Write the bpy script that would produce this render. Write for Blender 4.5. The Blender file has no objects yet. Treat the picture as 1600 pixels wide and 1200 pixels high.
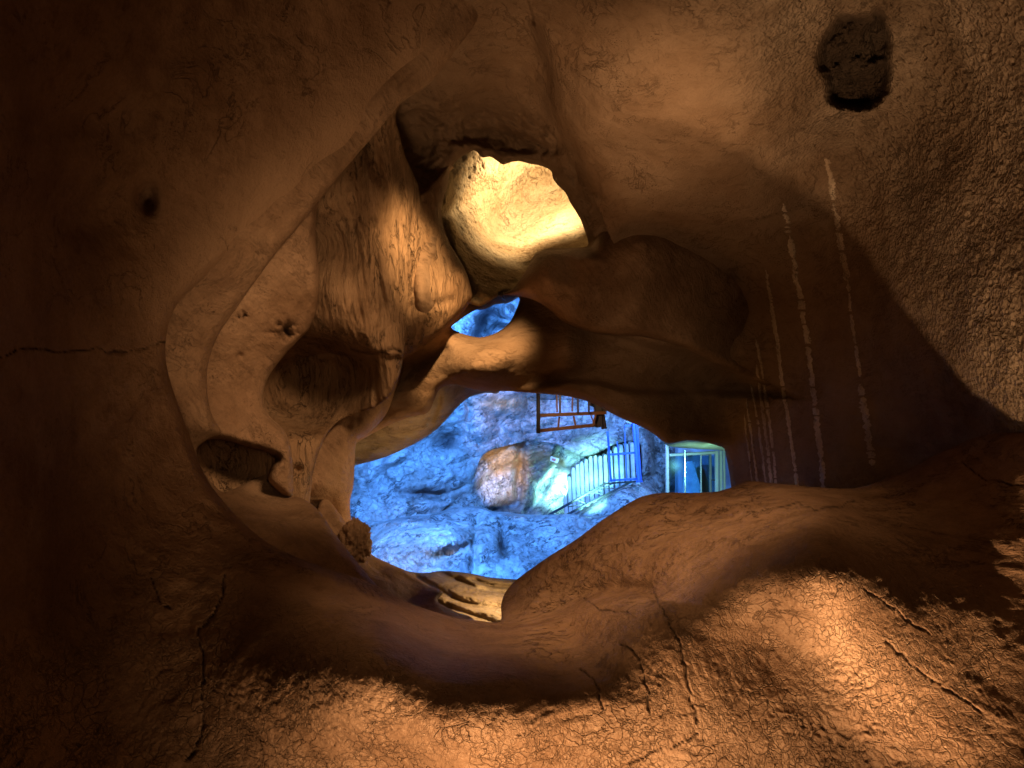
import bpy, bmesh, math, random
import numpy as np
from mathutils import Vector, Matrix

random.seed(7)
rng = np.random.default_rng(7)
SC = bpy.context.scene
COL = SC.collection
F_PX = 1600.0 / 36.0 * 26.0          # focal length in photo pixels
CAM_Z = 1.6


# ------------------------------------------------------------------ helpers
def W(x, y, D):
    """pixel (x, y) of the 1600x1200 photo at distance D in front of the camera -> world"""
    return Vector(((x - 800.0) / F_PX * D, D, CAM_Z - (y - 600.0) / F_PX * D))


def spline(pts, closed=True, n=10):
    P = np.array(pts, float)
    N = len(P)
    out = []
    rngi = range(N if closed else N - 1)
    for i in rngi:
        if closed:
            p0, p1, p2, p3 = P[(i - 1) % N], P[i], P[(i + 1) % N], P[(i + 2) % N]
        else:
            p0, p1, p2, p3 = P[max(i - 1, 0)], P[i], P[i + 1], P[min(i + 2, N - 1)]
        # centripetal-ish damping: limit tangents by the shorter neighbour
        L = np.linalg.norm(p2 - p1) + 1e-6
        m1 = (p2 - p0) * 0.5
        m2 = (p3 - p1) * 0.5
        for m in (m1, m2):
            l = np.linalg.norm(m)
            if l > L:
                m *= L / l
        k = max(2, min(n, int(L / 3)))
        for t in np.linspace(0, 1, k, endpoint=False):
            h1 = 2 * t**3 - 3 * t**2 + 1
            h2 = -2 * t**3 + 3 * t**2
            h3 = t**3 - 2 * t**2 + t
            h4 = t**3 - t**2
            out.append(h1 * p1 + h2 * p2 + h3 * m1 + h4 * m2)
    if not closed:
        out.append(P[-1])
    return np.array(out)


def seg_dist(X, Y, poly, closed):
    """distance to a polyline, side of it (sign) and inside test"""
    A = poly
    B = np.roll(poly, -1, axis=0)
    if not closed:
        A, B = A[:-1], B[:-1]
    n = X.size
    best = np.full(n, 1e18)
    side = np.zeros(n)
    inside = np.zeros(n, bool)
    for (ax, ay), (bx, by) in zip(A, B):
        dx, dy = bx - ax, by - ay
        l2 = dx * dx + dy * dy
        if l2 < 1e-12:
            continue
        t = np.clip(((X - ax) * dx + (Y - ay) * dy) / l2, 0, 1)
        qx = X - (ax + t * dx)
        qy = Y - (ay + t * dy)
        d2 = qx * qx + qy * qy
        m = d2 < best
        best[m] = d2[m]
        side[m] = (dx * qy - dy * qx)[m]
        if closed:
            c = (ay > Y) != (by > Y)
            if dy != 0:
                c &= X < (bx - ax) * (Y - ay) / dy + ax
                inside ^= c
    return np.sqrt(best), np.sign(side), inside


def sdf_region(X, Y, outer, holes):
    d = np.full(X.size, 1e9)
    if outer is not None:
        dd, _, ins = seg_dist(X, Y, outer, True)
        d = np.where(ins, dd, -dd)
    for h in holes:
        dd, _, ins = seg_dist(X, Y, h, True)
        d = np.minimum(d, np.where(ins, -dd, dd))
    return d


def tps_fit(pts, lam=2e-4):
    P = np.array(pts, float)
    xy = P[:, :2] / 1000.0
    z = P[:, 2]
    n = len(P)
    r2 = ((xy[:, None] - xy[None]) ** 2).sum(-1)
    K = 0.5 * r2 * np.log(r2 + 1e-12) + lam * np.eye(n)
    Q = np.c_[np.ones(n), xy]
    M = np.zeros((n + 3, n + 3))
    M[:n, :n] = K
    M[:n, n:] = Q
    M[n:, :n] = Q.T
    s = np.linalg.solve(M, np.r_[z, 0, 0, 0])
    return xy, s


def tps_eval(fit, X, Y):
    xy, s = fit
    x, y = X / 1000.0, Y / 1000.0
    out = s[-3] + s[-2] * x + s[-1] * y
    for (cx, cy), w in zip(xy, s[:-3]):
        r2 = (x - cx) ** 2 + (y - cy) ** 2
        out = out + w * 0.5 * r2 * np.log(r2 + 1e-12)
    return out


def _h(ix, iy, iz, seed):
    a = (ix.astype(np.int64) * 374761393 + iy.astype(np.int64) * 668265263
         + iz.astype(np.int64) * 1274126177 + seed * 974711) & 0xFFFFFFFF
    a = ((a ^ (a >> 13)) * 1274126177) & 0xFFFFFFFF
    a = ((a ^ (a >> 16)) * 2246822519) & 0xFFFFFFFF
    return ((a ^ (a >> 15)) & 0xFFFFFF) / float(0xFFFFFF)


def vnoise(P, seed=0):
    I = np.floor(P)
    Fr = P - I
    U = Fr * Fr * Fr * (Fr * (Fr * 6 - 15) + 10)
    I = I.astype(np.int64)
    out = 0
    for a in (0, 1):
        wx = U[:, 0] if a else 1 - U[:, 0]
        for b in (0, 1):
            wy = U[:, 1] if b else 1 - U[:, 1]
            for c in (0, 1):
                wz = U[:, 2] if c else 1 - U[:, 2]
                out = out + wx * wy * wz * _h(I[:, 0] + a, I[:, 1] + b, I[:, 2] + c, seed)
    return out * 2 - 1


ROT = np.array([[0.36, 0.48, -0.8], [-0.8, 0.6, 0.0], [0.48, 0.64, 0.6]])


def fbm(P, octv=4, seed=0, gain=0.5, ridged=False):
    out = 0
    amp = 1.0
    tot = 0
    Q = P.copy()
    for o in range(octv):
        v = vnoise(Q, seed + o * 17)
        if ridged:
            v = 1 - 2 * np.abs(v)
        out = out + amp * v
        tot += amp
        amp *= gain
        Q = (Q @ ROT.T) * 2.03 + 11.3
    return out / tot


def chips(u, v, seed=0):
    """cracked, curling mud plates: returns (tilted plate height, edge nearness)"""
    iu, iv = np.floor(u).astype(np.int64), np.floor(v).astype(np.int64)
    f1 = np.full(u.size, 9.0)
    f2 = np.full(u.size, 9.0)
    h = np.zeros(u.size)
    z = np.zeros_like(iu)
    for a in (-1, 0, 1):
        for b in (-1, 0, 1):
            cu, cv = iu + a, iv + b
            px = cu + _h(cu, cv, z, seed)
            py = cv + _h(cu, cv, z + 1, seed)
            dx, dy = u - px, v - py
            d = np.hypot(dx, dy)
            tu = _h(cu, cv, z + 2, seed) * 2 - 1
            tv = _h(cu, cv, z + 3, seed) * 2 - 0.6
            lv = _h(cu, cv, z + 4, seed) - 0.5
            hh = tu * dx + tv * dy + lv * 0.6
            m = d < f1
            f2 = np.where(m, f1, np.minimum(f2, d))
            h = np.where(m, hh, h)
            f1 = np.where(m, d, f1)
    return h, f2 - f1


def bump(x, y, rx, ry, amp, ang=0.0):
    c, s = math.cos(math.radians(ang)), math.sin(math.radians(ang))

    def f(X, Y):
        dx, dy = X - x, Y - y
        a = (dx * c + dy * s) / rx
        b = (-dx * s + dy * c) / ry
        return amp * np.exp(-(a * a + b * b))
    return f


def hollow(x, y, rx, ry, amp, ang=0.0):
    c, s = math.cos(math.radians(ang)), math.sin(math.radians(ang))

    def f(X, Y):
        dx, dy = X - x, Y - y
        r2 = ((dx * c + dy * s) / rx) ** 2 + ((-dx * s + dy * c) / ry) ** 2
        return amp * np.exp(-r2 * r2)
    return f


def crease(pts, w, amp, sharp=False):
    pl = spline(pts, False)

    def f(X, Y):
        d, _, _ = seg_dist(X, Y, pl, False)
        if sharp:
            return amp * np.clip(1 - d / w, 0, 1)
        return amp * np.exp(-(d / w) ** 2)
    return f


def step(pts, w, amp, reach):
    """one side (right of travel, y down) drops back by amp, dying off with distance"""
    pl = spline(pts, False)

    def f(X, Y):
        d, s, _ = seg_dist(X, Y, pl, False)
        return amp * 0.5 * (1 + np.tanh(s * d / w)) * np.exp(-(d / reach) ** 2)
    return f


def pocket(pts, w, amp):
    pl = spline(pts, True)

    def f(X, Y):
        d, _, ins = seg_dist(X, Y, pl, True)
        sd = np.where(ins, d, -d)
        t = np.clip(sd / w, 0, 1)
        return amp * t * t * (3 - 2 * t)
    return f


def mask_poly(pts, w):
    pl = spline(pts, True)

    def f(X, Y):
        d, _, ins = seg_dist(X, Y, pl, True)
        sd = np.where(ins, d, -d)
        t = np.clip(sd / w * 0.5 + 0.5, 0, 1)
        return t * t * (3 - 2 * t)
    return f


DEPTH = {}


def layer(name, box, stp, outer, holes, ctrl, mat, roll=(20, 0.3), feats=(), noise=(), extra=None,
          back=(0.12, 0.5, 1.4), curl=6.0, masks=None, lam=2e-4, quiet=None):
    """A rock surface: pixel-traced rims, a depth for every point, rims that roll back into the rock."""
    x0, y0, x1, y1 = box
    nx = int((x1 - x0) / stp) + 1
    ny = int((y1 - y0) / stp) + 1
    gx = np.linspace(x0, x1, nx)
    gy = np.linspace(y0, y1, ny)
    GX, GY = np.meshgrid(gx, gy)
    # jitter keeps the triangulation from reading as a grid
    X, Y = GX.ravel(), GY.ravel()
    outer_s = spline(outer, True) if outer is not None else None
    holes_s = [spline(h, True) for h in holes]
    d = sdf_region(X, Y, outer_s, holes_s)
    d[np.abs(d) < 1e-3] = 1e-3
    idx = np.arange(nx * ny).reshape(ny, nx)
    a, b, c, e = idx[:-1, :-1].ravel(), idx[:-1, 1:].ravel(), idx[1:, 1:].ravel(), idx[1:, :-1].ravel()
    tris = np.concatenate([np.c_[a, e, c], np.c_[a, c, b]])
    s = d[tris] > 0
    cnt = s.sum(1)
    full = tris[cnt == 3]
    newx, newy = [], []
    cutmap = {}
    nbase = nx * ny

    def cut(i, j):
        k = (i, j) if i < j else (j, i)
        v = cutmap.get(k)
        if v is None:
            t = d[i] / (d[i] - d[j])
            v = nbase + len(newx)
            cutmap[k] = v
            newx.append(X[i] + (X[j] - X[i]) * t)
            newy.append(Y[i] + (Y[j] - Y[i]) * t)
        return v
    faces = []
    bnd = []
    for tri in tris[(cnt == 1) | (cnt == 2)].tolist():
        ins = [d[v] > 0 for v in tri]
        if sum(ins) == 1:
            k = ins.index(True)
            p, q, r = tri[k], tri[(k + 1) % 3], tri[(k + 2) % 3]
            u, v = cut(p, q), cut(p, r)
            faces.append((p, u, v))
            bnd.append((u, v))
        else:
            k = ins.index(False)
            p, q, r = tri[k], tri[(k + 1) % 3], tri[(k + 2) % 3]
            u, v = cut(p, q), cut(p, r)
            faces.append((u, q, r))
            faces.append((u, r, v))
            bnd.append((v, u))
    AX = np.r_[X, np.array(newx)]
    AY = np.r_[Y, np.array(newy)]
    AD = np.r_[d, np.zeros(len(newx))]
    tri_all = np.concatenate([full, np.array(faces, np.int64).reshape(-1, 3)])
    used = np.unique(tri_all)
    remap = np.full(AX.size, -1, np.int64)
    remap[used] = np.arange(used.size)
    tri_all = remap[tri_all]
    AX, AY, AD = AX[used], AY[used], AD[used]
    bnd = remap[np.array(bnd, np.int64).reshape(-1, 2)]
    fit = tps_fit(ctrl, lam)

    def depth0(PX, PY):
        z = tps_eval(fit, PX, PY)
        for f in feats:
            z = z + f(PX, PY)
        return z
    Z = depth0(AX, AY)
    r, rd = roll
    t = np.clip(1 - AD / r, 0, 1)
    Z = Z + rd * (1 - np.sqrt(np.maximum(1 - t * t, 0)))
    P3 = np.c_[(AX - 800) / F_PX * Z, Z, CAM_Z - (AY - 600) / F_PX * Z]
    qk = 1.0 if quiet is None else 1 - quiet(AX, AY)
    for (sc, amp, octv, kind, seed) in noise:
        S = np.array(sc if isinstance(sc, tuple) else (sc, sc, sc))
        Z = Z + qk * amp * fbm(P3 * S, octv, seed, ridged=(kind == 'r'))
    if extra is not None:
        Z = Z + extra(AX, AY, P3)
    Z = np.maximum(Z, 0.6)
    V = np.c_[(AX - 800) / F_PX * Z, Z, CAM_Z - (AY - 600) / F_PX * Z]
    # ---- rims run back into the rock
    verts = [V]
    quads = []
    mx, my = AX, AY
    if len(bnd):
        bv = np.unique(bnd)
        loc = np.full(AX.size, -1, np.int64)
        loc[bv] = np.arange(bv.size)
        eps = 1.0
        bx, by, bz = AX[bv], AY[bv], Z[bv]
        gxn = sdf_region(bx + eps, by, outer_s, holes_s) - sdf_region(bx - eps, by, outer_s, holes_s)
        gyn = sdf_region(bx, by + eps, outer_s, holes_s) - sdf_region(bx, by - eps, outer_s, holes_s)
        L = np.hypot(gxn, gyn) + 1e-9
        gxn, gyn = gxn / L, gyn / L
        prev = bv
        base = AX.size
        for k, bd in enumerate(back):
            zz = bz + bd
            cx = bx + gxn * curl * (k + 1) ** 1.3
            cy = by + gyn * curl * (k + 1) ** 1.3
            # the point keeps its real offset from the axis while it goes back
            verts.append(np.c_[(cx - 800) / F_PX * zz, zz, CAM_Z - (cy - 600) / F_PX * zz])
            cur = np.arange(base, base + bv.size)
            u, v = loc[bnd[:, 0]], loc[bnd[:, 1]]
            quads.append(np.c_[prev[v], prev[u], cur[u], cur[v]])
            prev = cur
            base += bv.size
            mx, my = np.r_[mx, bx], np.r_[my, by]
    V = np.concatenate(verts)
    Q = np.concatenate(quads) if quads else np.zeros((0, 4), np.int64)
    me = bpy.data.meshes.new(name)
    nt, nq = len(tri_all), len(Q)
    me.vertices.add(len(V))
    me.vertices.foreach_set('co', V.astype(np.float32).ravel())
    me.loops.add(nt * 3 + nq * 4)
    me.loops.foreach_set('vertex_index', np.r_[tri_all.ravel(), Q.ravel()].astype(np.int32))
    me.polygons.add(nt + nq)
    me.polygons.foreach_set('loop_start', np.r_[np.arange(nt) * 3, nt * 3 + np.arange(nq) * 4].astype(np.int32))
    me.polygons.foreach_set('loop_total', np.r_[np.full(nt, 3), np.full(nq, 4)].astype(np.int32))
    me.polygons.foreach_set('use_smooth', np.ones(nt + nq, bool))
    for mname, mf in (masks or {}).items():
        at = me.attributes.new(mname, 'FLOAT', 'POINT')
        at.data.foreach_set('value', np.clip(mf(mx, my), 0, 1).astype(np.float32))
    me.update()
    me.validate()
    me.materials.append(mat)
    o = bpy.data.objects.new(name, me)
    COL.objects.link(o)
    DEPTH[name] = depth0
    return o


def tag(o, label, cat, group=None):
    o['label'] = label
    o['category'] = cat
    if group:
        o['group'] = group
    return o


def structure(o):
    o['kind'] = 'structure'
    return o


def empty(name, loc, label, cat, group=None):
    o = bpy.data.objects.new(name, None)
    o.location = loc
    o.empty_display_size = 0.1
    COL.objects.link(o)
    return tag(o, label, cat, group)


def bm_obj(name, bm, mat, parent=None, smooth=False):
    me = bpy.data.meshes.new(name)
    bmesh.ops.recalc_face_normals(bm, faces=bm.faces)
    bm.to_mesh(me)
    bm.free()
    if smooth:
        me.polygons.foreach_set('use_smooth', [True] * len(me.polygons))
    me.materials.append(mat)
    o = bpy.data.objects.new(name, me)
    COL.objects.link(o)
    if parent is not None:
        o.parent = parent
        o.matrix_parent_inverse = Matrix.Translation(parent.location).inverted()
    return o


def bar(bm, p, q, w, t=None, up=Vector((0, 1, 0)), bev=0.15):
    """a bevelled rectangular bar from p to q; w across the picture, t deep"""
    t = t or w
    p, q = Vector(p), Vector(q)
    ax = (q - p)
    L = ax.length
    ax.normalize()
    dpt = (up - ax * up.dot(ax)).normalized()
    sd = ax.cross(dpt)
    c = min(w, t) * bev
    prof = [(-w/2 + c, -t/2), (w/2 - c, -t/2), (w/2, -t/2 + c), (w/2, t/2 - c),
            (w/2 - c, t/2), (-w/2 + c, t/2), (-w/2, t/2 - c), (-w/2, -t/2 + c)]
    r0 = [bm.verts.new(p + sd * a + dpt * b) for a, b in prof]
    r1 = [bm.verts.new(q + sd * a + dpt * b) for a, b in prof]
    n = len(prof)
    for i in range(n):
        bm.faces.new((r0[i], r0[(i + 1) % n], r1[(i + 1) % n], r1[i]))
    bm.faces.new(r0[::-1])
    bm.faces.new(r1)


def prism(bm, pts, thick):
    """front outline (world points) pushed back by thick metres"""
    f = [bm.verts.new(p) for p in pts]
    g = [bm.verts.new(Vector(p) + Vector((0, thick, 0))) for p in pts]
    n = len(pts)
    bm.faces.new(f)
    bm.faces.new(g[::-1])
    for i in range(n):
        bm.faces.new((f[i], g[i], g[(i + 1) % n], f[(i + 1) % n]))


# ---------------------------------------------------------------- materials
def new_mat(name):
    m = bpy.data.materials.new(name)
    m.use_nodes = True
    nt = m.node_tree
    b = nt.nodes['Principled BSDF']
    return m, nt, b


def rock(name, c1, c2, dark, rough=0.75, fine=60, bumpd=0.012, stretch=(1, 1, 1), vein=0.5, vscale=5.0,
         pit=0.0, pitscale=60, spec=0.10, mask=None, hair=0.0, hscale=18.0, speck=0.4, bstr=1.0, bed=None, zone=None):
    m, nt, b = new_mat(name)
    N, L = nt.nodes, nt.links
    tc = N.new('ShaderNodeTexCoord')
    mp = N.new('ShaderNodeMapping')
    mp.inputs['Scale'].default_value = stretch
    L.new(tc.outputs['Object'], mp.inputs['Vector'])

    def noise(scale, det=6, rgh=0.6, dist=0.0, src=mp):
        n = N.new('ShaderNodeTexNoise')
        n.inputs['Scale'].default_value = scale
        n.inputs['Detail'].default_value = det
        n.inputs['Roughness'].default_value = rgh
        n.inputs['Distortion'].default_value = dist
        L.new(src.outputs[0] if src is mp else src.outputs['Object'], n.inputs['Vector'])
        return n

    def ramp(src, stops):
        r = N.new('ShaderNodeValToRGB')
        els = r.color_ramp.elements
        while len(els) < len(stops):
            els.new(0.5)
        for e_, (p, c) in zip(els, stops):
            e_.position = p
            e_.color = c if len(c) == 4 else (*c, 1)
        L.new(src, r.inputs['Fac'])
        return r

    def mix(fac, a_, b_, mode='MIX'):
        x = N.new('ShaderNodeMix')
        x.data_type = 'RGBA'
        x.blend_type = mode
        if isinstance(fac, (int, float)):
            x.inputs[0].default_value = fac
        else:
            L.new(fac, x.inputs[0])
        for s_, v in ((6, a_), (7, b_)):
            if isinstance(v, tuple):
                x.inputs[s_].default_value = (*v, 1)
            else:
                L.new(v, x.inputs[s_])
        return x.outputs[2]

    def math_(op, a_, b_=None):
        x = N.new('ShaderNodeMath')
        x.operation = op
        for i, v in enumerate((a_, b_)):
            if v is None:
                continue
            if isinstance(v, (int, float)):
                x.inputs[i].default_value = v
            else:
                L.new(v, x.inputs[i])
        return x.outputs[0]
    big = noise(2.2, 4, 0.6, 0.4)
    med = noise(11, 5, 0.65, 0.3)
    fin = noise(fine, 3, 0.7)
    base = mix(ramp(big.outputs[0], [(0.35, (0, 0, 0)), (0.65, (1, 1, 1))]).outputs[0], c1, c2)
    base = mix(ramp(med.outputs[0], [(0.56, (0, 0, 0)), (0.75, (0.75, 0.75, 0.75))]).outputs[0], base, dark)
    # broad stains and damp patches
    stn = ramp(noise(1.3, 5, 0.62, 0.6, src=tc).outputs[0], [(0.36, (0.50, 0.44, 0.38)), (0.56, (1, 1, 1))])
    base = mix(0.75, base, stn.outputs[0], 'MULTIPLY')
    # thin veins and hairline cracks: where warped noise crosses its middle value
    vn = noise(vscale, 6, 0.62, 0.9)
    vabs = math_('ABSOLUTE', math_('SUBTRACT', vn.outputs[0], 0.5))
    vline = ramp(vabs, [(0.0, (1, 1, 1)), (0.016, (0, 0, 0))])
    gate = ramp(noise(vscale * 0.6, 3).outputs[0], [(0.5, (0, 0, 0)), (0.6, (1, 1, 1))])
    vm = math_('MULTIPLY', math_('MULTIPLY', vline.outputs[0], gate.outputs[0]), vein)
    base = mix(vm, base, tuple(v * 0.35 for v in dark))
    base = mix(0.35, base, ramp(fin.outputs[0], [(0.3, (0.45, 0.45, 0.45)), (0.7, (1, 1, 1))]).outputs[0], 'MULTIPLY')
    # polygonal hairline cracks, warped and broken up
    hm = None
    if hair:
        wv = N.new('ShaderNodeTexNoise')
        wv.inputs['Scale'].default_value = hscale * 0.7
        wv.inputs['Detail'].default_value = 4
        L.new(mp.outputs[0], wv.inputs['Vector'])
        va = N.new('ShaderNodeVectorMath')
        va.operation = 'MULTIPLY_ADD'
        va.inputs[1].default_value = (1.6 / hscale,) * 3
        L.new(wv.outputs['Color'], va.inputs[0])
        L.new(mp.outputs[0], va.inputs[2])
        hs = []
        for sc_, wd in ((hscale, 0.05), (hscale * 2.3, 0.06)):
            vo_ = N.new('ShaderNodeTexVoronoi')
            vo_.feature = 'DISTANCE_TO_EDGE'
            vo_.inputs['Scale'].default_value = sc_
            L.new(va.outputs[0], vo_.inputs['Vector'])
            hs.append(ramp(vo_.outputs['Distance'], [(0.0, (1, 1, 1)), (wd, (0, 0, 0))]).outputs[0])
        g1 = ramp(noise(hscale * 0.22, 4).outputs[0], [(0.42, (0, 0, 0)), (0.58, (1, 1, 1))]).outputs[0]
        g2 = ramp(noise(hscale * 0.35, 4, src=tc).outputs[0], [(0.45, (0, 0, 0)), (0.62, (1, 1, 1))]).outputs[0]
        zf = None
        if zone:
            za = N.new('ShaderNodeAttribute')
            za.attribute_name = zone
            zf = za.outputs['Fac']
        hm = math_('MAXIMUM', math_('MULTIPLY', hs[0], g1), math_('MULTIPLY', hs[1], g2))
        if zf is not None:
            hm = math_('MULTIPLY', hm, math_('ADD', math_('MULTIPLY', zf, 0.85), 0.15))
        base = mix(math_('MULTIPLY', hm, hair), base, tuple(v * 0.3 for v in dark))
    # thin bedding / flow lines: noise squeezed along one direction
    bh = None
    if bed:
        (bx_, by_, bz_), rot_, bcol, bbump = bed
        mb_ = N.new('ShaderNodeMapping')
        mb_.inputs['Rotation'].default_value = rot_
        mb_.inputs['Scale'].default_value = (1, 1, 1)
        L.new(tc.outputs['Object'], mb_.inputs['Vector'])
        wn_ = N.new('ShaderNodeTexNoise')
        wn_.inputs['Scale'].default_value = 2.5
        wn_.inputs['Detail'].default_value = 3
        L.new(mb_.outputs[0], wn_.inputs['Vector'])
        wa_ = N.new('ShaderNodeVectorMath')
        wa_.operation = 'MULTIPLY_ADD'
        wa_.inputs[1].default_value = (0.22, 0.22, 0.22)
        L.new(wn_.outputs['Color'], wa_.inputs[0])
        L.new(mb_.outputs[0], wa_.inputs[2])
        wm_ = N.new('ShaderNodeVectorMath')
        wm_.operation = 'MULTIPLY'
        wm_.inputs[1].default_value = (bx_, by_, bz_)
        L.new(wa_.outputs[0], wm_.inputs[0])
        bn_ = N.new('ShaderNodeTexNoise')
        bn_.inputs['Scale'].default_value = 1.0
        bn_.inputs['Detail'].default_value = 5
        bn_.inputs['Roughness'].default_value = 0.62
        L.new(wm_.outputs[0], bn_.inputs['Vector'])
        bh = bn_.outputs[0]
        bl_ = ramp(math_('ABSOLUTE', math_('SUBTRACT', bh, 0.47)), [(0.0, (1, 1, 1)), (0.02, (0, 0, 0))]).outputs[0]
        bg_ = ramp(noise(3.5, 4, src=tc).outputs[0], [(0.44, (0, 0, 0)), (0.6, (1, 1, 1))]).outputs[0]
        blm = math_('MULTIPLY', math_('MULTIPLY', bl_, bg_), bcol)
        if zone:
            ca = N.new('ShaderNodeAttribute')
            ca.attribute_name = 'calm'
            zi = math_('SUBTRACT', 1.0, ca.outputs['Fac'])
            blm = math_('MULTIPLY', blm, zi)
            bh = math_('MULTIPLY', math_('SUBTRACT', bh, 0.5), math_('ADD', math_('MULTIPLY', zi, 0.9), 0.1))
            bh = math_('ADD', bh, 0.5)
        base = mix(blm, base, tuple(v * 0.3 for v in dark))
        base = mix(0.3, base, ramp(bh, [(0.35, (0.5, 0.5, 0.5)), (0.62, (1, 1, 1))]).outputs[0], 'MULTIPLY')
    # dark pinholes
    sp = ramp(noise(fine * 1.6, 1, 0.5).outputs[0], [(0.62, (0, 0, 0)), (0.70, (1, 1, 1))]).outputs[0]
    sg = ramp(noise(5.0, 4, 0.6).outputs[0], [(0.5, (0, 0, 0)), (0.68, (1, 1, 1))]).outputs[0]
    spm = math_('MULTIPLY', math_('MULTIPLY', sp, sg), speck)
    base = mix(spm, base, tuple(v * 0.25 for v in dark))
    if mask:
        for mname, mcol, mstr in mask:
            at = N.new('ShaderNodeAttribute')
            at.attribute_name = mname
            base = mix(math_('MULTIPLY', at.outputs['Fac'], mstr), base, mcol)
    L.new(base, b.inputs['Base Color'])
    h = math_('ADD', math_('MULTIPLY', med.outputs[0], 1.0), math_('MULTIPLY', fin.outputs[0], 0.35))
    h = math_('SUBTRACT', h, math_('MULTIPLY', vm, 0.5))
    h = math_('SUBTRACT', h, math_('MULTIPLY', spm, 0.6))
    if hm is not None:
        h = math_('SUBTRACT', h, math_('MULTIPLY', hm, min(0.8, 1.6 * hair)))
    if bh is not None:
        h = math_('ADD', h, math_('MULTIPLY', bh, bbump))
        h = math_('SUBTRACT', h, math_('MULTIPLY', blm, 0.5))
    if pit:
        vo = N.new('ShaderNodeTexVoronoi')
        vo.inputs['Scale'].default_value = pitscale
        L.new(mp.outputs[0], vo.inputs['Vector'])
        pv = math_('MULTIPLY', vo.outputs['Distance'], pit)
        if mask and any(m_[0] == 'smooth' for m_ in mask):
            sa = N.new('ShaderNodeAttribute')
            sa.attribute_name = 'smooth'
            pv = math_('MULTIPLY', pv, math_('SUBTRACT', 1.0, sa.outputs['Fac']))
        h = math_('ADD', h, pv)
    bp = N.new('ShaderNodeBump')
    bp.inputs['Strength'].default_value = bstr
    bp.inputs['Distance'].default_value = bumpd
    L.new(h, bp.inputs['Height'])
    L.new(bp.outputs[0], b.inputs['Normal'])
    b.inputs['Roughness'].default_value = rough
    b.inputs['Specular IOR Level'].default_value = spec
    if zone:
        L.new(math_('ADD', math_('MULTIPLY', zf, spec - 0.06), 0.06), b.inputs['Specular IOR Level'])
        L.new(math_('SUBTRACT', 0.95, math_('MULTIPLY', zf, 0.95 - rough)), b.inputs['Roughness'])
        tint_at = b.inputs['Specular Tint']
        tint_at.default_value = (1.0, 0.75, 0.5, 1)
    return m


M_floor = rock('mud_rock', (0.37, 0.215, 0.12), (0.28, 0.155, 0.085), (0.20, 0.105, 0.055), rough=0.46, fine=70,
               bumpd=0.016, vscale=4, vein=0.5, spec=0.5, hair=0.2, hscale=24, bed=((6, 6, 46), (0, 0, 0), 0.9, 1.5), zone='mud', mask=[('pale', (0.38, 0.235, 0.135), 0.8), ('crack', (0.03, 0.016, 0.009), 0.9)])
M_wall = rock('pitted_rock', (0.37, 0.265, 0.175), (0.26, 0.175, 0.11), (0.16, 0.10, 0.06), rough=0.95, fine=90, bumpd=0.016,
              pit=0.9, pitscale=52, vein=0.4, speck=0.8, bed=((4, 4, 26), (0.15, 0, 0), 0.45, 0.5), mask=[('dark_patch', (0.03, 0.018, 0.011), 0.88), ('smooth', (0.33, 0.19, 0.10), 0.5)])
M_column = rock('fluted_rock', (0.45, 0.28, 0.155), (0.36, 0.21, 0.11), (0.22, 0.12, 0.06), rough=0.72, fine=60,
                stretch=(3.2, 1.5, 0.55), bumpd=0.022, vein=0.8, vscale=3.0, bed=((26, 8, 2.2), (0, 0.1, 0), 0.8, 1.2), mask=[('crack', (0.04, 0.02, 0.01), 0.8)])
M_fold = rock('smooth_rock', (0.42, 0.26, 0.15), (0.33, 0.195, 0.11), (0.23, 0.13, 0.07), rough=0.7, fine=70, bumpd=0.012,
              vein=0.3, vscale=3, speck=0.6, bed=((30, 8, 4), (0, 0.62, 0), 0.3, 0.8), mask=[('crack', (0.04, 0.02, 0.01), 0.8)])
M_pale = rock('pale_rock', (0.52, 0.42, 0.28), (0.45, 0.34, 0.21), (0.31, 0.21, 0.12), rough=0.75, fine=60, bumpd=0.014, vein=0.6, bed=((5, 5, 26), (0, 0, 0), 0.6, 0.7))
M_bright = rock('rough_limestone', (0.62, 0.50, 0.31), (0.55, 0.40, 0.22), (0.38, 0.25, 0.12), rough=0.85, fine=45, bumpd=0.04, vein=0.5,
                vscale=6, pit=0.3, pitscale=26)
M_chamber = rock('veined_limestone', (0.60, 0.59, 0.58), (0.40, 0.39, 0.39), (0.17, 0.17, 0.18), rough=0.75, fine=16, bumpd=0.055,
                 vein=1.0, vscale=1.9, hair=0.2, hscale=6, speck=0.5, bed=((1.6, 1.6, 8), (0, 0.45, 0), 0.9, 0.8), mask=[('dark_patch', (0.07, 0.06, 0.07), 0.9), ('warm_tint', (0.42, 0.25, 0.11), 0.9)])


def plain(name, col, rough=0.5, metal=0.0, nscale=30, var=0.35, bumpd=0.002):
    m, nt, b = new_mat(name)
    N, L = nt.nodes, nt.links
    tc = N.new('ShaderNodeTexCoord')
    n = N.new('ShaderNodeTexNoise')
    n.inputs['Scale'].default_value = nscale
    n.inputs['Detail'].default_value = 5
    L.new(tc.outputs['Object'], n.inputs['Vector'])
    r = N.new('ShaderNodeValToRGB')
    r.color_ramp.elements[0].position = 0.3
    r.color_ramp.elements[1].position = 0.7
    r.color_ramp.elements[0].color = (*[c * (1 - var) for c in col], 1)
    r.color_ramp.elements[1].color = (*col, 1)
    L.new(n.outputs[0], r.inputs['Fac'])
    L.new(r.outputs[0], b.inputs['Base Color'])
    bp = N.new('ShaderNodeBump')
    bp.inputs['Distance'].default_value = bumpd
    L.new(n.outputs[0], bp.inputs['Height'])
    L.new(bp.outputs[0], b.inputs['Normal'])
    b.inputs['Roughness'].default_value = rough
    b.inputs['Metallic'].default_value = metal
    return m


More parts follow.
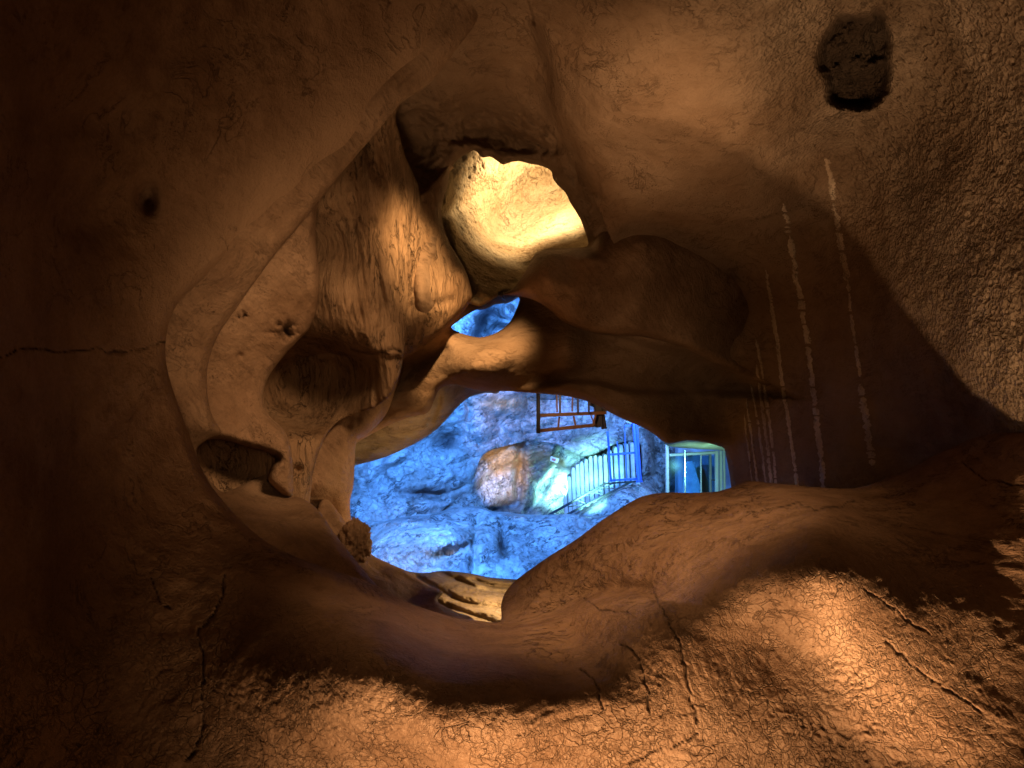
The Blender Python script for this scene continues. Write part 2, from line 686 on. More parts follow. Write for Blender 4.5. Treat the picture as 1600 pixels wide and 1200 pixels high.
M_timber = plain('brown_painted_steel', (0.20, 0.085, 0.03), 0.5)
M_darksteel = plain('dark_steel', (0.035, 0.028, 0.025), 0.45)
M_bluesteel = plain('blue_painted_steel', (0.03, 0.10, 0.55), 0.4)
M_handrail = plain('grey_handrail_steel', (0.028, 0.03, 0.035), 0.5, 0.0)
M_concrete = plain('pale_concrete', (0.55, 0.57, 0.55), 0.85, 0, 9, 0.35, 0.01)
M_beige = plain('beige_aluminium', (0.36, 0.31, 0.25), 0.45, 0.2, 20, 0.15)
M_chrome = plain('bright_steel', (0.65, 0.65, 0.62), 0.25, 0.8, 20, 0.1)
M_brownpost = plain('brown_door_frame', (0.13, 0.095, 0.075), 0.5)
M_white = plain('white_sign_board', (0.75, 0.73, 0.72), 0.5)
M_redink = plain('red_print', (0.45, 0.10, 0.09), 0.5)
M_mineral = rock('pale_mineral', (0.85, 0.68, 0.50), (0.62, 0.45, 0.30), (0.24, 0.14, 0.08), rough=0.6, fine=60, bumpd=0.02, vein=0.8, vscale=14, speck=1.0)
M_room = plain('grey_plaster', (0.36, 0.38, 0.40), 0.9, 0, 3, 0.3)


def glass_mat():
    m, nt, b = new_mat('blue_tinted_glass')
    N, L = nt.nodes, nt.links
    out = N['Material Output']
    tr = N.new('ShaderNodeBsdfTransparent')
    tr.inputs[0].default_value = (0.55, 0.78, 0.88, 1)
    gl = N.new('ShaderNodeBsdfGlossy')
    gl.inputs['Roughness'].default_value = 0.2
    fr = N.new('ShaderNodeFresnel')
    fr.inputs[0].default_value = 1.12
    mx = N.new('ShaderNodeMixShader')
    L.new(fr.outputs[0], mx.inputs[0])
    L.new(tr.outputs[0], mx.inputs[1])
    L.new(gl.outputs[0], mx.inputs[2])
    L.new(mx.outputs[0], out.inputs['Surface'])
    return m


M_glass = glass_mat()

# =============================================================== THE CAVE
# ---- foreground floor, hump on the right and the dark left wall
A_LIP = [(800, -420), (790, -200), (740, 0), (705, 50), (660, 100), (610, 165), (555, 235), (495, 292), (430, 345), (375, 392), (325, 430), (275, 478),
         (259, 532), (262, 580), (278, 632), (296, 680), (314, 730), (332, 762), (362, 798), (392, 828), (430, 855),
         (500, 885), (572, 908), (640, 942), (704, 963), (750, 970), (781, 971), (783, 945), (790, 925), (808, 905),
         (860, 868), (900, 843), (936, 816), (965, 797), (1000, 777), (1035, 770), (1080, 770), (1120, 768), (1144, 761),
         (1168, 752), (1200, 754), (1240, 758), (1288, 762), (1340, 762), (1400, 742), (1460, 712), (1540, 678), (1620, 668),
         (2200, 640)]
A_OUT = A_LIP + [(2300, 1700), (-700, 1700), (-700, -420)]
A_CTRL = [(-500, 600, 1.35), (0, 600, 2.05), (130, 600, 2.55), (255, 540, 3.1), (0, 200, 1.95), (200, 200, 2.6), (300, 390, 3.08), (340, 400, 3.21), (385, 400, 3.42),
          (410, 290, 3.27), (455, 290, 3.40), (500, 290, 3.62), (510, 180, 3.41), (560, 185, 3.54), (610, 180, 3.76), (600, 60, 3.56), (660, 70, 3.69), (720, 60, 3.92), (690, -100, 3.66), (0, -300, 1.7), (500, -300, 2.9), (-500, -300, 1.2),
          (0, 900, 2.1), (200, 900, 2.6), (310, 750, 3.15), (0, 1200, 2.0), (-500, 1200, 1.4), (-500, 1600, 1.4), (300, 1000, 2.55),
          (300, 1200, 2.30), (600, 1200, 2.26), (600, 1000, 2.41), (430, 870, 3.0), (510, 900, 3.0), (600, 935, 3.05), (700, 970, 3.1),
          (780, 975, 3.1), (450, 950, 2.65), (900, 1200, 2.2), (900, 1065, 2.31), (750, 1040, 2.36), (840, 968, 3.05), (900, 1000, 2.72),
          (1200, 1200, 2.16), (1200, 1000, 2.32), (1160, 850, 2.62), (1000, 950, 2.50), (1290, 800, 2.75), (1168, 757, 3.9), (1000, 783, 4.1),
          (1060, 850, 3.15), (860, 873, 4.1), (920, 900, 3.4), (790, 935, 3.9), (830, 930, 3.7), (1300, 767, 3.5), (1600, 1200, 2.1), (1600, 950, 2.48),
          (1450, 870, 2.62), (1450, 770, 3.2), (1600, 720, 2.9), (1600, 820, 2.7), (1360, 766, 3.5), (2100, 1200, 1.9), (2100, 700, 2.1),
          (2100, 1600, 1.85), (1000, 1600, 2.14), (0, 1600, 1.9), (1600, 1600, 2.0), (1380, 840, 2.62)]
MUD_TOP = [(-700, 1000), (150, 960), (330, 930), (470, 960), (580, 985), (680, 1000), (760, 1035), (850, 1065), (920, 1050), (975, 975), (1040, 915),
           (1120, 868), (1200, 828), (1280, 800), (1360, 832), (1460, 876), (1600, 940), (2300, 1000), (2300, 1800), (-700, 1800)]
mud_mask = mask_poly(MUD_TOP, 120)
SEAM = spline([(800, -300), (720, 20), (640, 110), (555, 200), (450, 285), (370, 360), (310, 430), (285, 480)], False)


def seam_zone(X, Y):
    d, _, _ = seg_dist(X, Y, SEAM, False)
    return np.exp(-(d / 70.0) ** 2)


CRACKS = [([(352, 900), (346, 930), (334, 962), (310, 988), (318, 1015), (320, 1045), (316, 1080), (318, 1110), (314, 1150), (290, 1190)], 4.0),
          ([(1020, 930), (1040, 965), (1060, 1000), (1072, 1035), (1077, 1080), (1086, 1110), (1088, 1135)], 3.2),
          ([(972, 1005), (990, 1020), (1004, 1045), (1012, 1085), (1014, 1110)], 3.5),
          ([(905, 1045), (925, 1060), (938, 1090), (945, 1115)], 3.0),
          ([(1385, 1000), (1430, 1040), (1480, 1075), (1530, 1110)], 3.0),
          ([(1350, 920), (1400, 955), (1450, 990)], 2.5),
          ([(912, 934), (930, 945), (955, 956), (980, 955)], 3.0),
          ([(984, 1195), (1020, 1175), (1060, 1165), (1090, 1150)], 3.0),
          ([(0, 560), (40, 545), (100, 550), (150, 545), (190, 550), (230, 540), (258, 533)], 3.5),
          ([(1170, 800), (1210, 796), (1250, 790), (1290, 795), (1335, 785)], 3.5),
          ([(240, 905), (250, 935), (262, 950)], 2.5),
          ([(1500, 720), (1540, 750), (1600, 760)], 3.0)]
crack_pl = [(spline([(px + random.uniform(-2, 2), py + random.uniform(-2, 2)) for px, py in p], False), w) for p, w in CRACKS]


def crack_field(X, Y):
    out = np.zeros(X.size)
    wob = 5.0 * fbm(np.c_[X / 14.0, Y / 14.0, np.zeros(X.size)], 3, 5)
    wid = 0.62 + 0.55 * fbm(np.c_[X / 20.0, Y / 20.0, np.ones(X.size)], 2, 6)
    for pl, w in crack_pl:
        lo, hi = pl.min(0) - 20, pl.max(0) + 20
        m = (X > lo[0]) & (X < hi[0]) & (Y > lo[1]) & (Y < hi[1])
        if not m.any():
            continue
        d, sd_, _ = seg_dist(X[m], Y[m], pl, False)
        d = np.abs(sd_ * d + wob[m])
        out[m] = np.maximum(out[m], np.clip(1.15 - d / (w * 0.55 * wid[m] + 0.3), 0, 1))
    return out


def A_extra(X, Y, P):
    mud = mud_mask(X, Y - 50)
    wx = fbm(P * 5, 4, 91) * 0.12
    wz = fbm(P * 5 + 5, 4, 92) * 0.12
    u, v = P[:, 0] + wx, (P[:, 2] - 0.6 * P[:, 1]) + wz
    ua, va_ = 0.94 * u + 0.34 * v, -0.34 * u + 0.94 * v
    h1, e1 = chips(ua * 20, va_ * 38, 3)
    h2, e2 = chips(ua * 46 + 3.3, va_ * 84, 4)
    g = np.clip(0.75 + 0.9 * fbm(P * 3.0, 3, 77), 0.15, 1.4)
    h3, e3 = chips(u * 130 + 1.7, v * 140, 8)
    sm2 = np.clip(0.5 + 1.6 * fbm(P * 2.2 + 3, 3, 78), 0, 1)
    g = g * np.clip(0.75 - (X - 1350) / 700, 0.35, 0.75)
    z = -mud * g * (0.0045 * h1 + (0.0030 + 0.0045 * sm2) * h2 + 0.0018 * h3) + mud * g * (0.0035 * np.clip(1 - e1 / 0.10, 0, 1) + 0.0015 * np.clip(1 - e2 / 0.12, 0, 1))
    left = np.clip((560 - X) / 200, 0, 1) * (1 - mud)
    z = z + left * (0.02 * np.clip(fbm(P * 9, 4, 79) - 0.12, 0, 1) + 0.003 * fbm(P * 30, 3, 80))
    # streaky bedding on the hump and the floor lip
    st = fbm(np.c_[P[:, 0] * 5, P[:, 1] * 5, P[:, 2] * 26], 4, 33)
    hump = np.clip((Y - 740) / 60, 0, 1) * np.clip((X - 380) / 100, 0, 1)
    z = z + (1 - mud) * hump * 0.012 * st + (1 - mud) * hump * 0.008 * fbm(np.c_[P[:, 0] * 14, P[:, 1] * 14, P[:, 2] * 60], 3, 35)
    z = z + 0.018 * crack_field(X, Y)
    return z


floor_o = layer('cave_floor', (-520, -400, 2120, 1560), 2.6, A_OUT, [], A_CTRL, M_floor, roll=(16, 0.12),
                feats=[crease([(781, 975), (830, 966), (880, 950), (915, 934), (960, 925), (1010, 925)], 14, 0.10),
                       step([(1010, 935), (960, 930), (912, 938), (860, 962), (800, 972)], 10, 0.28, 55),
                       crease([(835, 965), (850, 935), (880, 905), (905, 885)], 9, 0.05),
                       crease([(860, 955), (885, 920), (915, 890)], 9, 0.05),
                       crease([(1060, 812), (1100, 800), (1140, 806)], 12, 0.06),
                       bump(1180, 790, 90, 18, -0.10), bump(1050, 830, 70, 25, -0.06), bump(1575, 840, 30, 40, -0.05), bump(1230, 1090, 120, 100, -0.05), bump(1350, 940, 90, 70, 0.02),
                       bump(150, 330, 90, 60, 0.12), bump(230, 310, 14, 22, 0.14), bump(130, 180, 80, 50, 0.10),
                       bump(420, 120, 60, 70, -0.06)],
                noise=[(1.3, 0.055, 4, 'f', 1), (5.0, 0.017, 4, 'f', 2), (18.0, 0.004, 3, 'f', 3)], quiet=seam_zone,
                extra=A_extra, masks={'crack': crack_field, 'mud': mud_mask, 'pale': seam_zone, 'calm': lambda X, Y: np.maximum(mud_mask(X, Y), np.clip((520 - X) / 200, 0, 1) + np.clip((480 - Y) / 100, 0, 1))}, curl=5)
structure(floor_o)

# ---- first pale fold on the left, sweeping down into the shelf
B_IN = [(760, -420), (765, -60), (748, 25), (715, 75), (670, 132), (628, 160), (590, 205), (555, 245), (520, 288), (494, 320), (468, 352),
        (432, 395), (400, 438), (372, 478), (341, 524), (325, 570), (324, 614), (331, 648), (346, 676), (328, 684), (308, 702), (313, 727), (333, 757),
        (352, 769), (400, 746), (424, 734), (434, 758), (453, 774), (470, 778), (486, 787), (502, 803), (520, 830), (545, 862),
        (572, 896), (600, 930), (640, 1000)]
B_OUT = B_IN + [(640, 1100), (0, 1100), (0, -420)]
B_CTRL = [(700, 0, 3.75), (640, 130, 3.69), (560, 180, 3.55), (540, 235, 3.6), (430, 290, 3.37), (480, 320, 3.50), (340, 400, 3.24), (680, 70, 3.73), (640, 60, 3.70), (500, 200, 3.48), (390, 300, 3.33), (300, 400, 3.20), (400, 420, 3.46),
          (280, 480, 3.3), (345, 500, 3.5), (265, 580, 3.35), (322, 600, 3.55), (300, 680, 3.5), (340, 672, 3.55), (310, 715, 3.6), (330, 770, 3.65),
          (400, 755, 4.15), (450, 778, 4.1), (380, 820, 3.5), (430, 820, 3.65), (480, 800, 3.95), (500, 870, 3.45), (560, 890, 3.55), (440, 860, 3.4),
          (600, 960, 3.4), (100, 300, 3.2), (100, 900, 3.2), (500, 1050, 3.3), (760, -200, 3.7), (300, -200, 3.2)]
fold_o = layer('cave_wall', (150, -400, 780, 1060), 2.6, B_OUT, [], B_CTRL, M_fold, roll=(14, 0.10),
               noise=[(2.2, 0.05, 3, 'f', 21), ((9, 9, 5), 0.014, 4, 'f', 22), (30, 0.004, 3, 'f', 23)], quiet=seam_zone,
               extra=lambda X, Y, P: 0.012 * fbm(np.c_[(0.8 * P[:, 0] - 0.6 * P[:, 2]) * 26, P[:, 1] * 3, (0.8 * P[:, 2] + 0.6 * P[:, 0]) * 3.0], 4, 24) * np.clip((700 - Y) / 200, 0, 1),
               feats=[crease([(655, 150), (690, 105), (725, 60), (745, 20)], 14, 0.05), bump(420, 820, 60, 40, -0.05)])
structure(fold_o)

# ---- second fold
C_OUT = [(530, 180), (512, 260), (496, 325), (493, 370), (498, 420), (498, 470), (484, 512), (467, 531), (440, 560), (418, 592), (411, 620), (420, 648), (444, 672), (454, 696),
         (458, 735), (457, 774), (446, 776), (430, 764), (419, 749), (424, 731), (430, 716), (415, 705), (390, 699), (360, 690), (340, 686), (300, 688), (200, 650),
         (220, 400), (420, 150)]
C_CTRL = [(620, 180, 4.1), (560, 260, 4.05), (500, 340, 3.85), (560, 420, 4.15), (400, 470, 3.75), (470, 510, 4.0), (340, 560, 3.75), (420, 590, 4.05),
          (345, 640, 3.8), (410, 640, 4.0), (380, 690, 3.85), (450, 700, 3.95), (448, 760, 4.0), (250, 500, 3.7), (400, 560, 3.92), (520, 330, 3.98)]


def rough(f, amp, sc, seed):
    def g(X, Y):
        q = np.c_[X / sc, Y / sc, np.zeros(X.size)]
        return f(X + amp * fbm(q, 3, seed), Y + amp * fbm(q + 40, 3, seed + 1))
    return g


PITS = [rough(bump(450, 519, 11, 8, 0.18, -25), 16, 12, 701), rough(bump(380, 492, 4, 5, 0.08), 9, 6, 703), bump(430, 520, 20, 3, 0.03), bump(375, 555, 5, 4, 0.03), bump(430, 716, 8, 6, 0.10)]
fold2_o = layer('cave_wall', (190, 140, 650, 790), 2.5, C_OUT, [], C_CTRL, M_fold, roll=(12, 0.14), feats=PITS,
                noise=[(2.5, 0.04, 3, 'f', 31), (10, 0.014, 4, 'f', 32), (32, 0.004, 3, 'f', 33)], curl=4,
                masks={'crack': lambda X, Y: 0.8 * np.clip(PITS[0](X, Y) / 0.1, 0, 1) + np.clip(PITS[4](X, Y) / 0.08, 0, 1)})
structure(fold2_o)

# ---- fluted column
FC_OUT = [(690, -420), (640, 60), (624, 162), (618, 182), (623, 205), (634, 245), (646, 272), (654, 292), (658, 330), (652, 400), (640, 470), (636, 512),
          (630, 560), (623, 590), (610, 617), (586, 636), (560, 645), (532, 656), (512, 676), (500, 702), (490, 735), (484, 785), (478, 830), (280, 860),
          (240, 500), (400, 100), (450, -420)]
FC_CTRL = [(600, 0, 3.9), (560, 200, 4.15), (610, 180, 4.05), (640, 270, 4.5), (600, 300, 4.15), (560, 400, 4.2), (600, 400, 4.2), (500, 330, 3.98), (510, 450, 4.06), (530, 250, 3.98), (645, 380, 4.6), (580, 500, 4.2),
           (625, 500, 4.45), (600, 560, 4.3), (570, 620, 4.3), (520, 540, 4.22), (480, 530, 4.3), (500, 640, 4.3), (470, 680, 4.25), (490, 690, 4.3), (465, 760, 4.2), (480, 770, 4.3),
           (380, 720, 4.12), (330, 740, 4.0), (350, 600, 4.25), (300, 800, 3.95), (450, 450, 4.3), (500, 380, 4.25), (440, 300, 4.2)]
NICHE = [(470, 532), (500, 528), (530, 532), (552, 540), (585, 548), (592, 580), (585, 615), (560, 637), (530, 648), (500, 656), (470, 660), (430, 655), (405, 620), (415, 580), (440, 555)]
col_crack = crease([(548, 545), (575, 552), (600, 550), (615, 545), (628, 552)], 2.5, 1.0, True)


def F_extra(X, Y, P):
    flute = fbm(np.c_[(P[:, 0] + 0.12 * P[:, 2]) * 20, P[:, 1] * 4, P[:, 2] * 1.7], 4, 44)
    flute2 = fbm(np.c_[(P[:, 0] + 0.12 * P[:, 2]) * 55, P[:, 1] * 8, P[:, 2] * 5], 3, 45)
    nm = mask_poly(NICHE, 20)(X, Y)
    k = np.clip((680 - Y) / 60, 0.15, 1) * (1 - nm) * np.clip((X - 500) / 70, 0.2, 1)
    return k * (0.085 * flute + 0.018 * flute2) + 0.03 * np.clip(col_crack(X, Y), 0, 1)


column_o = layer('rock_column', (230, -400, 700, 870), 2.4, FC_OUT, [], FC_CTRL, M_column, roll=(20, 0.12),
                 feats=[hollow(496, 602, 90, 66, 0.75, -6), bump(372, 730, 60, 42, 0.2), step([(440, 540), (470, 532), (500, 528), (530, 532), (552, 541), (575, 548), (600, 552)], 3.5, 0.10, 40), bump(548, 546, 10, 7, -0.10), crease([(470, 560), (510, 552), (545, 558)], 4, 0.05),
                        bump(465, 735, 9, 7, 0.08), bump(540, 330, 40, 90, 0.06)],
                 noise=[(1.6, 0.06, 3, 'f', 41), (12, 0.012, 4, 'f', 42)], extra=F_extra, masks={'crack': col_crack}, curl=5)
tag(column_o, 'tall fluted tan rock column with a dark hollow niche, left of the glowing opening', 'rock column')

# ---- smooth pillar behind the column foot
G_OUT = [(650, 540), (638, 555), (630, 580), (614, 625), (600, 652), (577, 676), (557, 691), (554, 728), (552, 760), (547, 782), (548, 808), (553, 826),
         (545, 850), (560, 920), (380, 920), (400, 760), (470, 690), (520, 640), (590, 590)]
G_CTRL = [(640, 520, 5.3), (560, 600, 5.0), (600, 640, 5.15), (560, 680, 5.0), (520, 700, 4.85), (545, 740, 5.0), (505, 760, 4.75), (540, 790, 5.1), (520, 800, 5.2), (540, 830, 5.4),
          (490, 800, 5.0), (480, 900, 5.0), (430, 700, 4.8)]
pillar_o = layer('rock_pillar', (370, 470, 670, 930), 2.5, G_OUT, [], G_CTRL, M_fold, roll=(22, 0.25),
                 noise=[(2.5, 0.05, 3, 'f', 51), (10, 0.016, 4, 'f', 52)], curl=4)
tag(pillar_o, 'smooth brown rock pillar standing at the left edge of the blue-lit opening', 'rock pillar')

# ---- ceiling, right wall and the pierced rock between the openings (one mass)
HOLE1 = [(740, 235), (746, 238), (753, 246), (766, 245), (776, 251), (786, 257), (800, 253), (812, 252), (828, 256), (845, 259), (861, 267), (864, 279),
         (872, 290), (884, 302), (890, 315), (900, 331), (908, 345), (914, 362), (919, 378), (917, 385), (900, 387), (880, 388), (860, 388), (842, 394),
         (826, 420), (808, 444), (790, 456), (768, 460), (750, 468), (742, 462), (734, 440), (715, 405), (701, 376), (691, 345), (690, 310), (697, 280),
         (704, 262), (720, 246)]
LENS = [(771, 466), (790, 463), (811, 465), (806, 485), (795, 505), (775, 520), (750, 527), (725, 522), (705, 512), (716, 502), (731, 491), (746, 483), (760, 476)]
OPEN = [(500, 720), (556, 692), (600, 668), (640, 652), (668, 645), (678, 626), (686, 609), (698, 602), (712, 601), (730, 606), (755, 611), (790, 611), (830, 614), (870, 617), (900, 622), (930, 632), (960, 648), (985, 660),
        (1003, 667), (1020, 677), (1042, 692), (1075, 688), (1105, 692), (1126, 698), (1131, 700), (1133, 705), (1138, 730), (1143, 770), (1150, 1000), (500, 1000)]
H_CTRL = [(1600, 300, 3.0), (1600, 600, 3.0), (1600, 0, 2.8), (2100, 300, 2.0), (2100, 800, 2.1), (2100, -300, 2.0), (1450, 300, 3.7), (1450, 600, 3.8), (1450, 0, 3.2), (1330, 450, 4.4),
          (1300, 250, 4.2), (1300, 600, 4.8), (1330, 740, 4.6), (1250, 740, 5.2), (1145, 720, 6.6), (1140, 660, 6.4), (1190, 600, 5.8), (1190, 720, 6.0), (1220, 430, 5.0), (1400, 720, 4.3), (1500, 800, 3.8),
          (1150, 480, 5.5), (1080, 420, 5.3), (1200, 330, 4.5), (1250, 380, 4.75), (1120, 350, 4.7), (1000, 340, 4.7), (1000, 200, 3.85), (1100, 250, 4.0), (900, 200, 4.1), (1000, 50, 3.2),
          (1200, 0, 3.0), (1200, 200, 3.8), (1000, -300, 2.3), (1500, -300, 2.3), (700, -300, 2.9), (800, 0, 3.4), (800, 130, 4.3), (700, 60, 4.0), (700, 170, 4.7), (640, 240, 5.2), (680, 270, 5.0), (760, 200, 4.9), (860, 230, 4.7),
          (900, 300, 4.75), (950, 380, 5.0), (920, 395, 5.05), (860, 410, 5.35), (840, 440, 5.4), (900, 450, 5.15), (870, 500, 5.1), (1000, 480, 5.35), (960, 530, 5.15), (900, 535, 5.08), (1000, 560, 5.22), (1050, 570, 5.38), (960, 600, 5.3), (1000, 640, 5.55),
          (880, 570, 5.1), (850, 607, 5.3), (780, 560, 4.95), (740, 575, 4.85), (750, 530, 5.35), (705, 515, 5.3), (800, 505, 5.35), (790, 600, 5.1), (740, 608, 5.35), (690, 545, 5.25), (650, 560, 5.38), (640, 640, 5.4), (600, 700, 5.6), (560, 760, 5.8),
          (660, 490, 4.75), (690, 490, 5.05), (655, 440, 4.6), (690, 430, 4.95), (715, 440, 5.4), (735, 460, 5.8), (665, 380, 4.65), (688, 350, 4.95), (600, 450, 5.2), (560, 300, 5.0), (500, 500, 5.4), (500, 100, 4.4), (1060, 670, 6.0), (1120, 690, 6.5), (1080, 620, 5.9), (1140, 590, 5.85), (1100, 580, 5.6)]
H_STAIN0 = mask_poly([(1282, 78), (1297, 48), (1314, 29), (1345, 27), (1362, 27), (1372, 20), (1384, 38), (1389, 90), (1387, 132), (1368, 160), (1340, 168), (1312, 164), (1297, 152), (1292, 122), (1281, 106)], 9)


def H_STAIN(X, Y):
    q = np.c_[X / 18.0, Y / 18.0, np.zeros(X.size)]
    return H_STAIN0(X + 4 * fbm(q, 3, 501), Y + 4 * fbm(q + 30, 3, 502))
H_SMOOTH = mask_poly([(600, 60), (1000, -50), (1250, 250), (1400, 500), (1500, 690), (1100, 800), (500, 800)], 120)


H_RAG = mask_poly([(620, 165), (690, 150), (800, 170), (880, 200), (930, 260), (935, 330), (915, 345), (880, 290), (850, 255), (800, 246), (745, 230), (700, 255), (660, 300), (635, 250)], 22)


def H_extra(X, Y, P):
    sm = H_SMOOTH(X, Y)
    pits = fbm(P * 38, 3, 64)
    pits2 = fbm(P * 95, 2, 65)
    wx = fbm(P * 5, 2, 66) * 0.06
    beds = fbm(np.c_[P[:, 0] * 4, P[:, 1] * 4, (P[:, 2] + wx) * 22], 4, 67)
    st = H_STAIN(X, Y)
    return (1 - sm) * (0.016 * pits + 0.010 * pits2) + sm * (0.007 * beds) + st * (0.16 + 0.09 * fbm(P * 7, 4, 68, ridged=True)) + H_RAG(X, Y) * (0.07 * fbm(P * 8, 4, 69, ridged=True) + 0.02 * fbm(P * 26, 3, 70))


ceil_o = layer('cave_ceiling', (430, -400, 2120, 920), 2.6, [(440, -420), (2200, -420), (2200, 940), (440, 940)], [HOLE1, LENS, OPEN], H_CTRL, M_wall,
               roll=(14, 0.22),
               feats=[step([(840, 460), (880, 490), (930, 512), (980, 528), (1040, 545), (1100, 560), (1180, 590)], 9, 0.22, 60),
                      step([(1200, 620), (1100, 612), (1000, 612), (930, 598), (880, 597), (838, 605), (800, 612)], 7, 0.22, 40),
                      step([(1170, 345), (1100, 360), (1030, 345), (985, 350), (960, 385)], 12, -0.12, 60),
                      bump(730, 190, 60, 26, 0.22), step([(838, 40), (858, 105), (866, 180), (900, 240), (925, 300)], 9, 0.35, 130), bump(660, 225, 20, 45, 0.15), bump(890, 540, 26, 42, -0.16),
                      bump(885, 412, 30, 16, 0.10), bump(1010, 180, 80, 60, -0.06), bump(1050, 450, 90, 60, 0.12),
                      crease([(690, 545), (640, 575), (600, 610)], 12, 0.08), bump(668, 470, 45, 40, -0.16), bump(1020, 640, 60, 20, -0.08),
                      bump(760, 215, 60, 12, 0.2), bump(820, 232, 70, 10, 0.12)],
               noise=[(1.4, 0.08, 4, 'f', 61), (5.5, 0.024, 4, 'f', 62), (20, 0.006, 3, 'f', 63)], extra=H_extra,
               masks={'dark_patch': H_STAIN, 'smooth': H_SMOOTH}, curl=4, back=(0.1, 0.35, 0.8))
structure(ceil_o)

# ---- drip-shaped lobe beside the column
LL_OUT = [(560, 300), (640, 296), (657, 296), (672, 282), (690, 264), (704, 251), (702, 270), (699, 292), (690, 322), (690, 346), (700, 375), (716, 402), (728, 424), (735, 446), (738, 464),
          (733, 474), (723, 488), (706, 506), (689, 522), (660, 543), (634, 559), (600, 575), (560, 520)]
LL_CTRL = [(640, 300, 4.62), (640, 380, 4.50), (640, 450, 4.50), (640, 520, 4.62), (670, 330, 4.82), (690, 280, 5.0), (668, 400, 4.68), (690, 430, 4.72), (715, 440, 4.88), (734, 460, 5.08), (690, 480, 4.74),
           (660, 530, 4.80), (690, 515, 4.86), (580, 400, 4.7), (580, 520, 4.8), (700, 385, 4.92)]
lobe_o = layer('cave_wall', (560, 240, 745, 585), 2.2, LL_OUT, [], LL_CTRL, M_column, roll=(12, 0.22), curl=4,
               feats=[crease([(640, 480), (670, 478), (700, 470)], 8, 0.04)],
               noise=[(2.5, 0.04, 3, 'f', 171), ((24, 8, 5), 0.016, 4, 'f', 172), (28, 0.006, 3, 'f', 173)])
structure(lobe_o)

# ---- big smooth lobe right of the openings
RL_OUT = [(925, 384), (912, 388), (893, 388), (870, 390), (850, 391), (836, 397), (823, 420), (806, 446), (790, 457), (776, 463), (790, 461), (811, 463), (832, 468), (851, 478), (868, 492), (882, 505),
          (902, 513), (926, 520), (960, 524), (1000, 526), (1042, 536), (1082, 551), (1125, 572), (1165, 590), (1240, 610), (1300, 540), (1260, 400), (1160, 320), (1000, 300), (940, 340)]
RL_CTRL = [(850, 430, 4.95), (900, 420, 4.88), (950, 450, 4.88), (1050, 450, 5.08), (900, 500, 4.97), (960, 515, 5.02), (1000, 515, 5.08), (1100, 550, 5.45), (1150, 575, 5.8), (1190, 560, 5.9), (800, 453, 5.3), (840, 400, 5.25), (920, 388, 5.02), (860, 480, 5.05),
           (1000, 310, 5.35), (1000, 380, 4.85), (1150, 340, 5.5), (1250, 450, 5.7), (1240, 600, 6.0), (940, 345, 5.3), (1150, 480, 5.45), (1190, 470, 5.5)]
lobe2_o = layer('cave_ceiling', (770, 295, 1300, 645), 2.4, RL_OUT, [], RL_CTRL, M_fold, roll=(16, 0.25), curl=4,
                feats=[bump(890, 420, 20, 22, 0.10), bump(920, 405, 20, 8, -0.06)],
                noise=[(1.8, 0.05, 3, 'f', 181), (7, 0.018, 4, 'f', 182), (26, 0.004, 3, 'f', 183)])
structure(lobe2_o)

# ---- pale ledge behind the pillar, upper left rim of the lower opening
I_OUT = [(500, 560), (690, 578), (706, 580), (728, 586), (760, 590), (780, 590), (780, 613), (760, 614), (737, 619), (720, 631), (702, 650), (682, 671), (650, 692), (602, 714), (553, 728), (500, 745), (430, 700)]
I_CTRL = [(556, 725, 7.4), (560, 680, 6.9), (620, 660, 6.6), (650, 690, 7.1), (690, 620, 6.4), (700, 650, 7.0), (735, 615, 7.2), (500, 700, 7.0), (600, 600, 6.4), (770, 605, 7.2)]
ledge_o = layer('cave_wall', (430, 560, 785, 750), 2.2, I_OUT, [], I_CTRL, M_pale, roll=(16, 0.3), feats=[bump(684, 622, 6, 12, 0.12), bump(678, 650, 4, 30, 0.1, 20)],
                noise=[(2, 0.05, 3, 'f', 71), (9, 0.02, 3, 'f', 72)], curl=2, back=(0.15, 0.6))
structure(ledge_o)

# ---- glowing upper chamber behind the first opening
N_OUT = [(600, 150), (1050, 150), (1050, 440), (880, 440), (830, 455), (790, 458), (770, 468), (752, 478), (738, 476), (720, 470), (600, 470)]
N_CTRL = [(640, 200, 5.9), (760, 240, 6.5), (900, 220, 7.2), (1000, 300, 6.6), (700, 300, 5.95), (720, 380, 6.05), (770, 340, 6.9), (800, 350, 7.2), (820, 290, 7.35), (880, 310, 7.3), (900, 370, 6.5), (930, 400, 6.0),
          (760, 440, 5.75), (745, 470, 5.5), (820, 420, 6.2), (850, 395, 6.2), (650, 450, 5.7), (1000, 430, 6.0)]
glow_o = layer('cave_chamber', (590, 140, 1060, 490), 2.2, N_OUT, [], N_CTRL, M_bright, roll=(8, 0.15), curl=1, back=(0.3, 1.2, 2.5),
               feats=[bump(760, 268, 26, 20, -0.14), bump(715, 325, 18, 30, 0.10, 30), crease([(700, 350), (720, 400), (745, 445), (765, 465)], 8, -0.10), crease([(690, 338), (730, 318), (765, 285)], 10, 0.08)],
               noise=[(2.4, 0.08, 3, 'f', 81), (9, 0.04, 4, 'f', 82), (28, 0.016, 3, 'f', 83)],
               extra=lambda X, Y, P: 0.035 * mask_poly([(705, 250), (740, 236), (800, 255), (775, 298), (745, 292), (712, 300)], 8)(X, Y) * fbm(P * 16, 3, 84, ridged=True))
structure(glow_o)

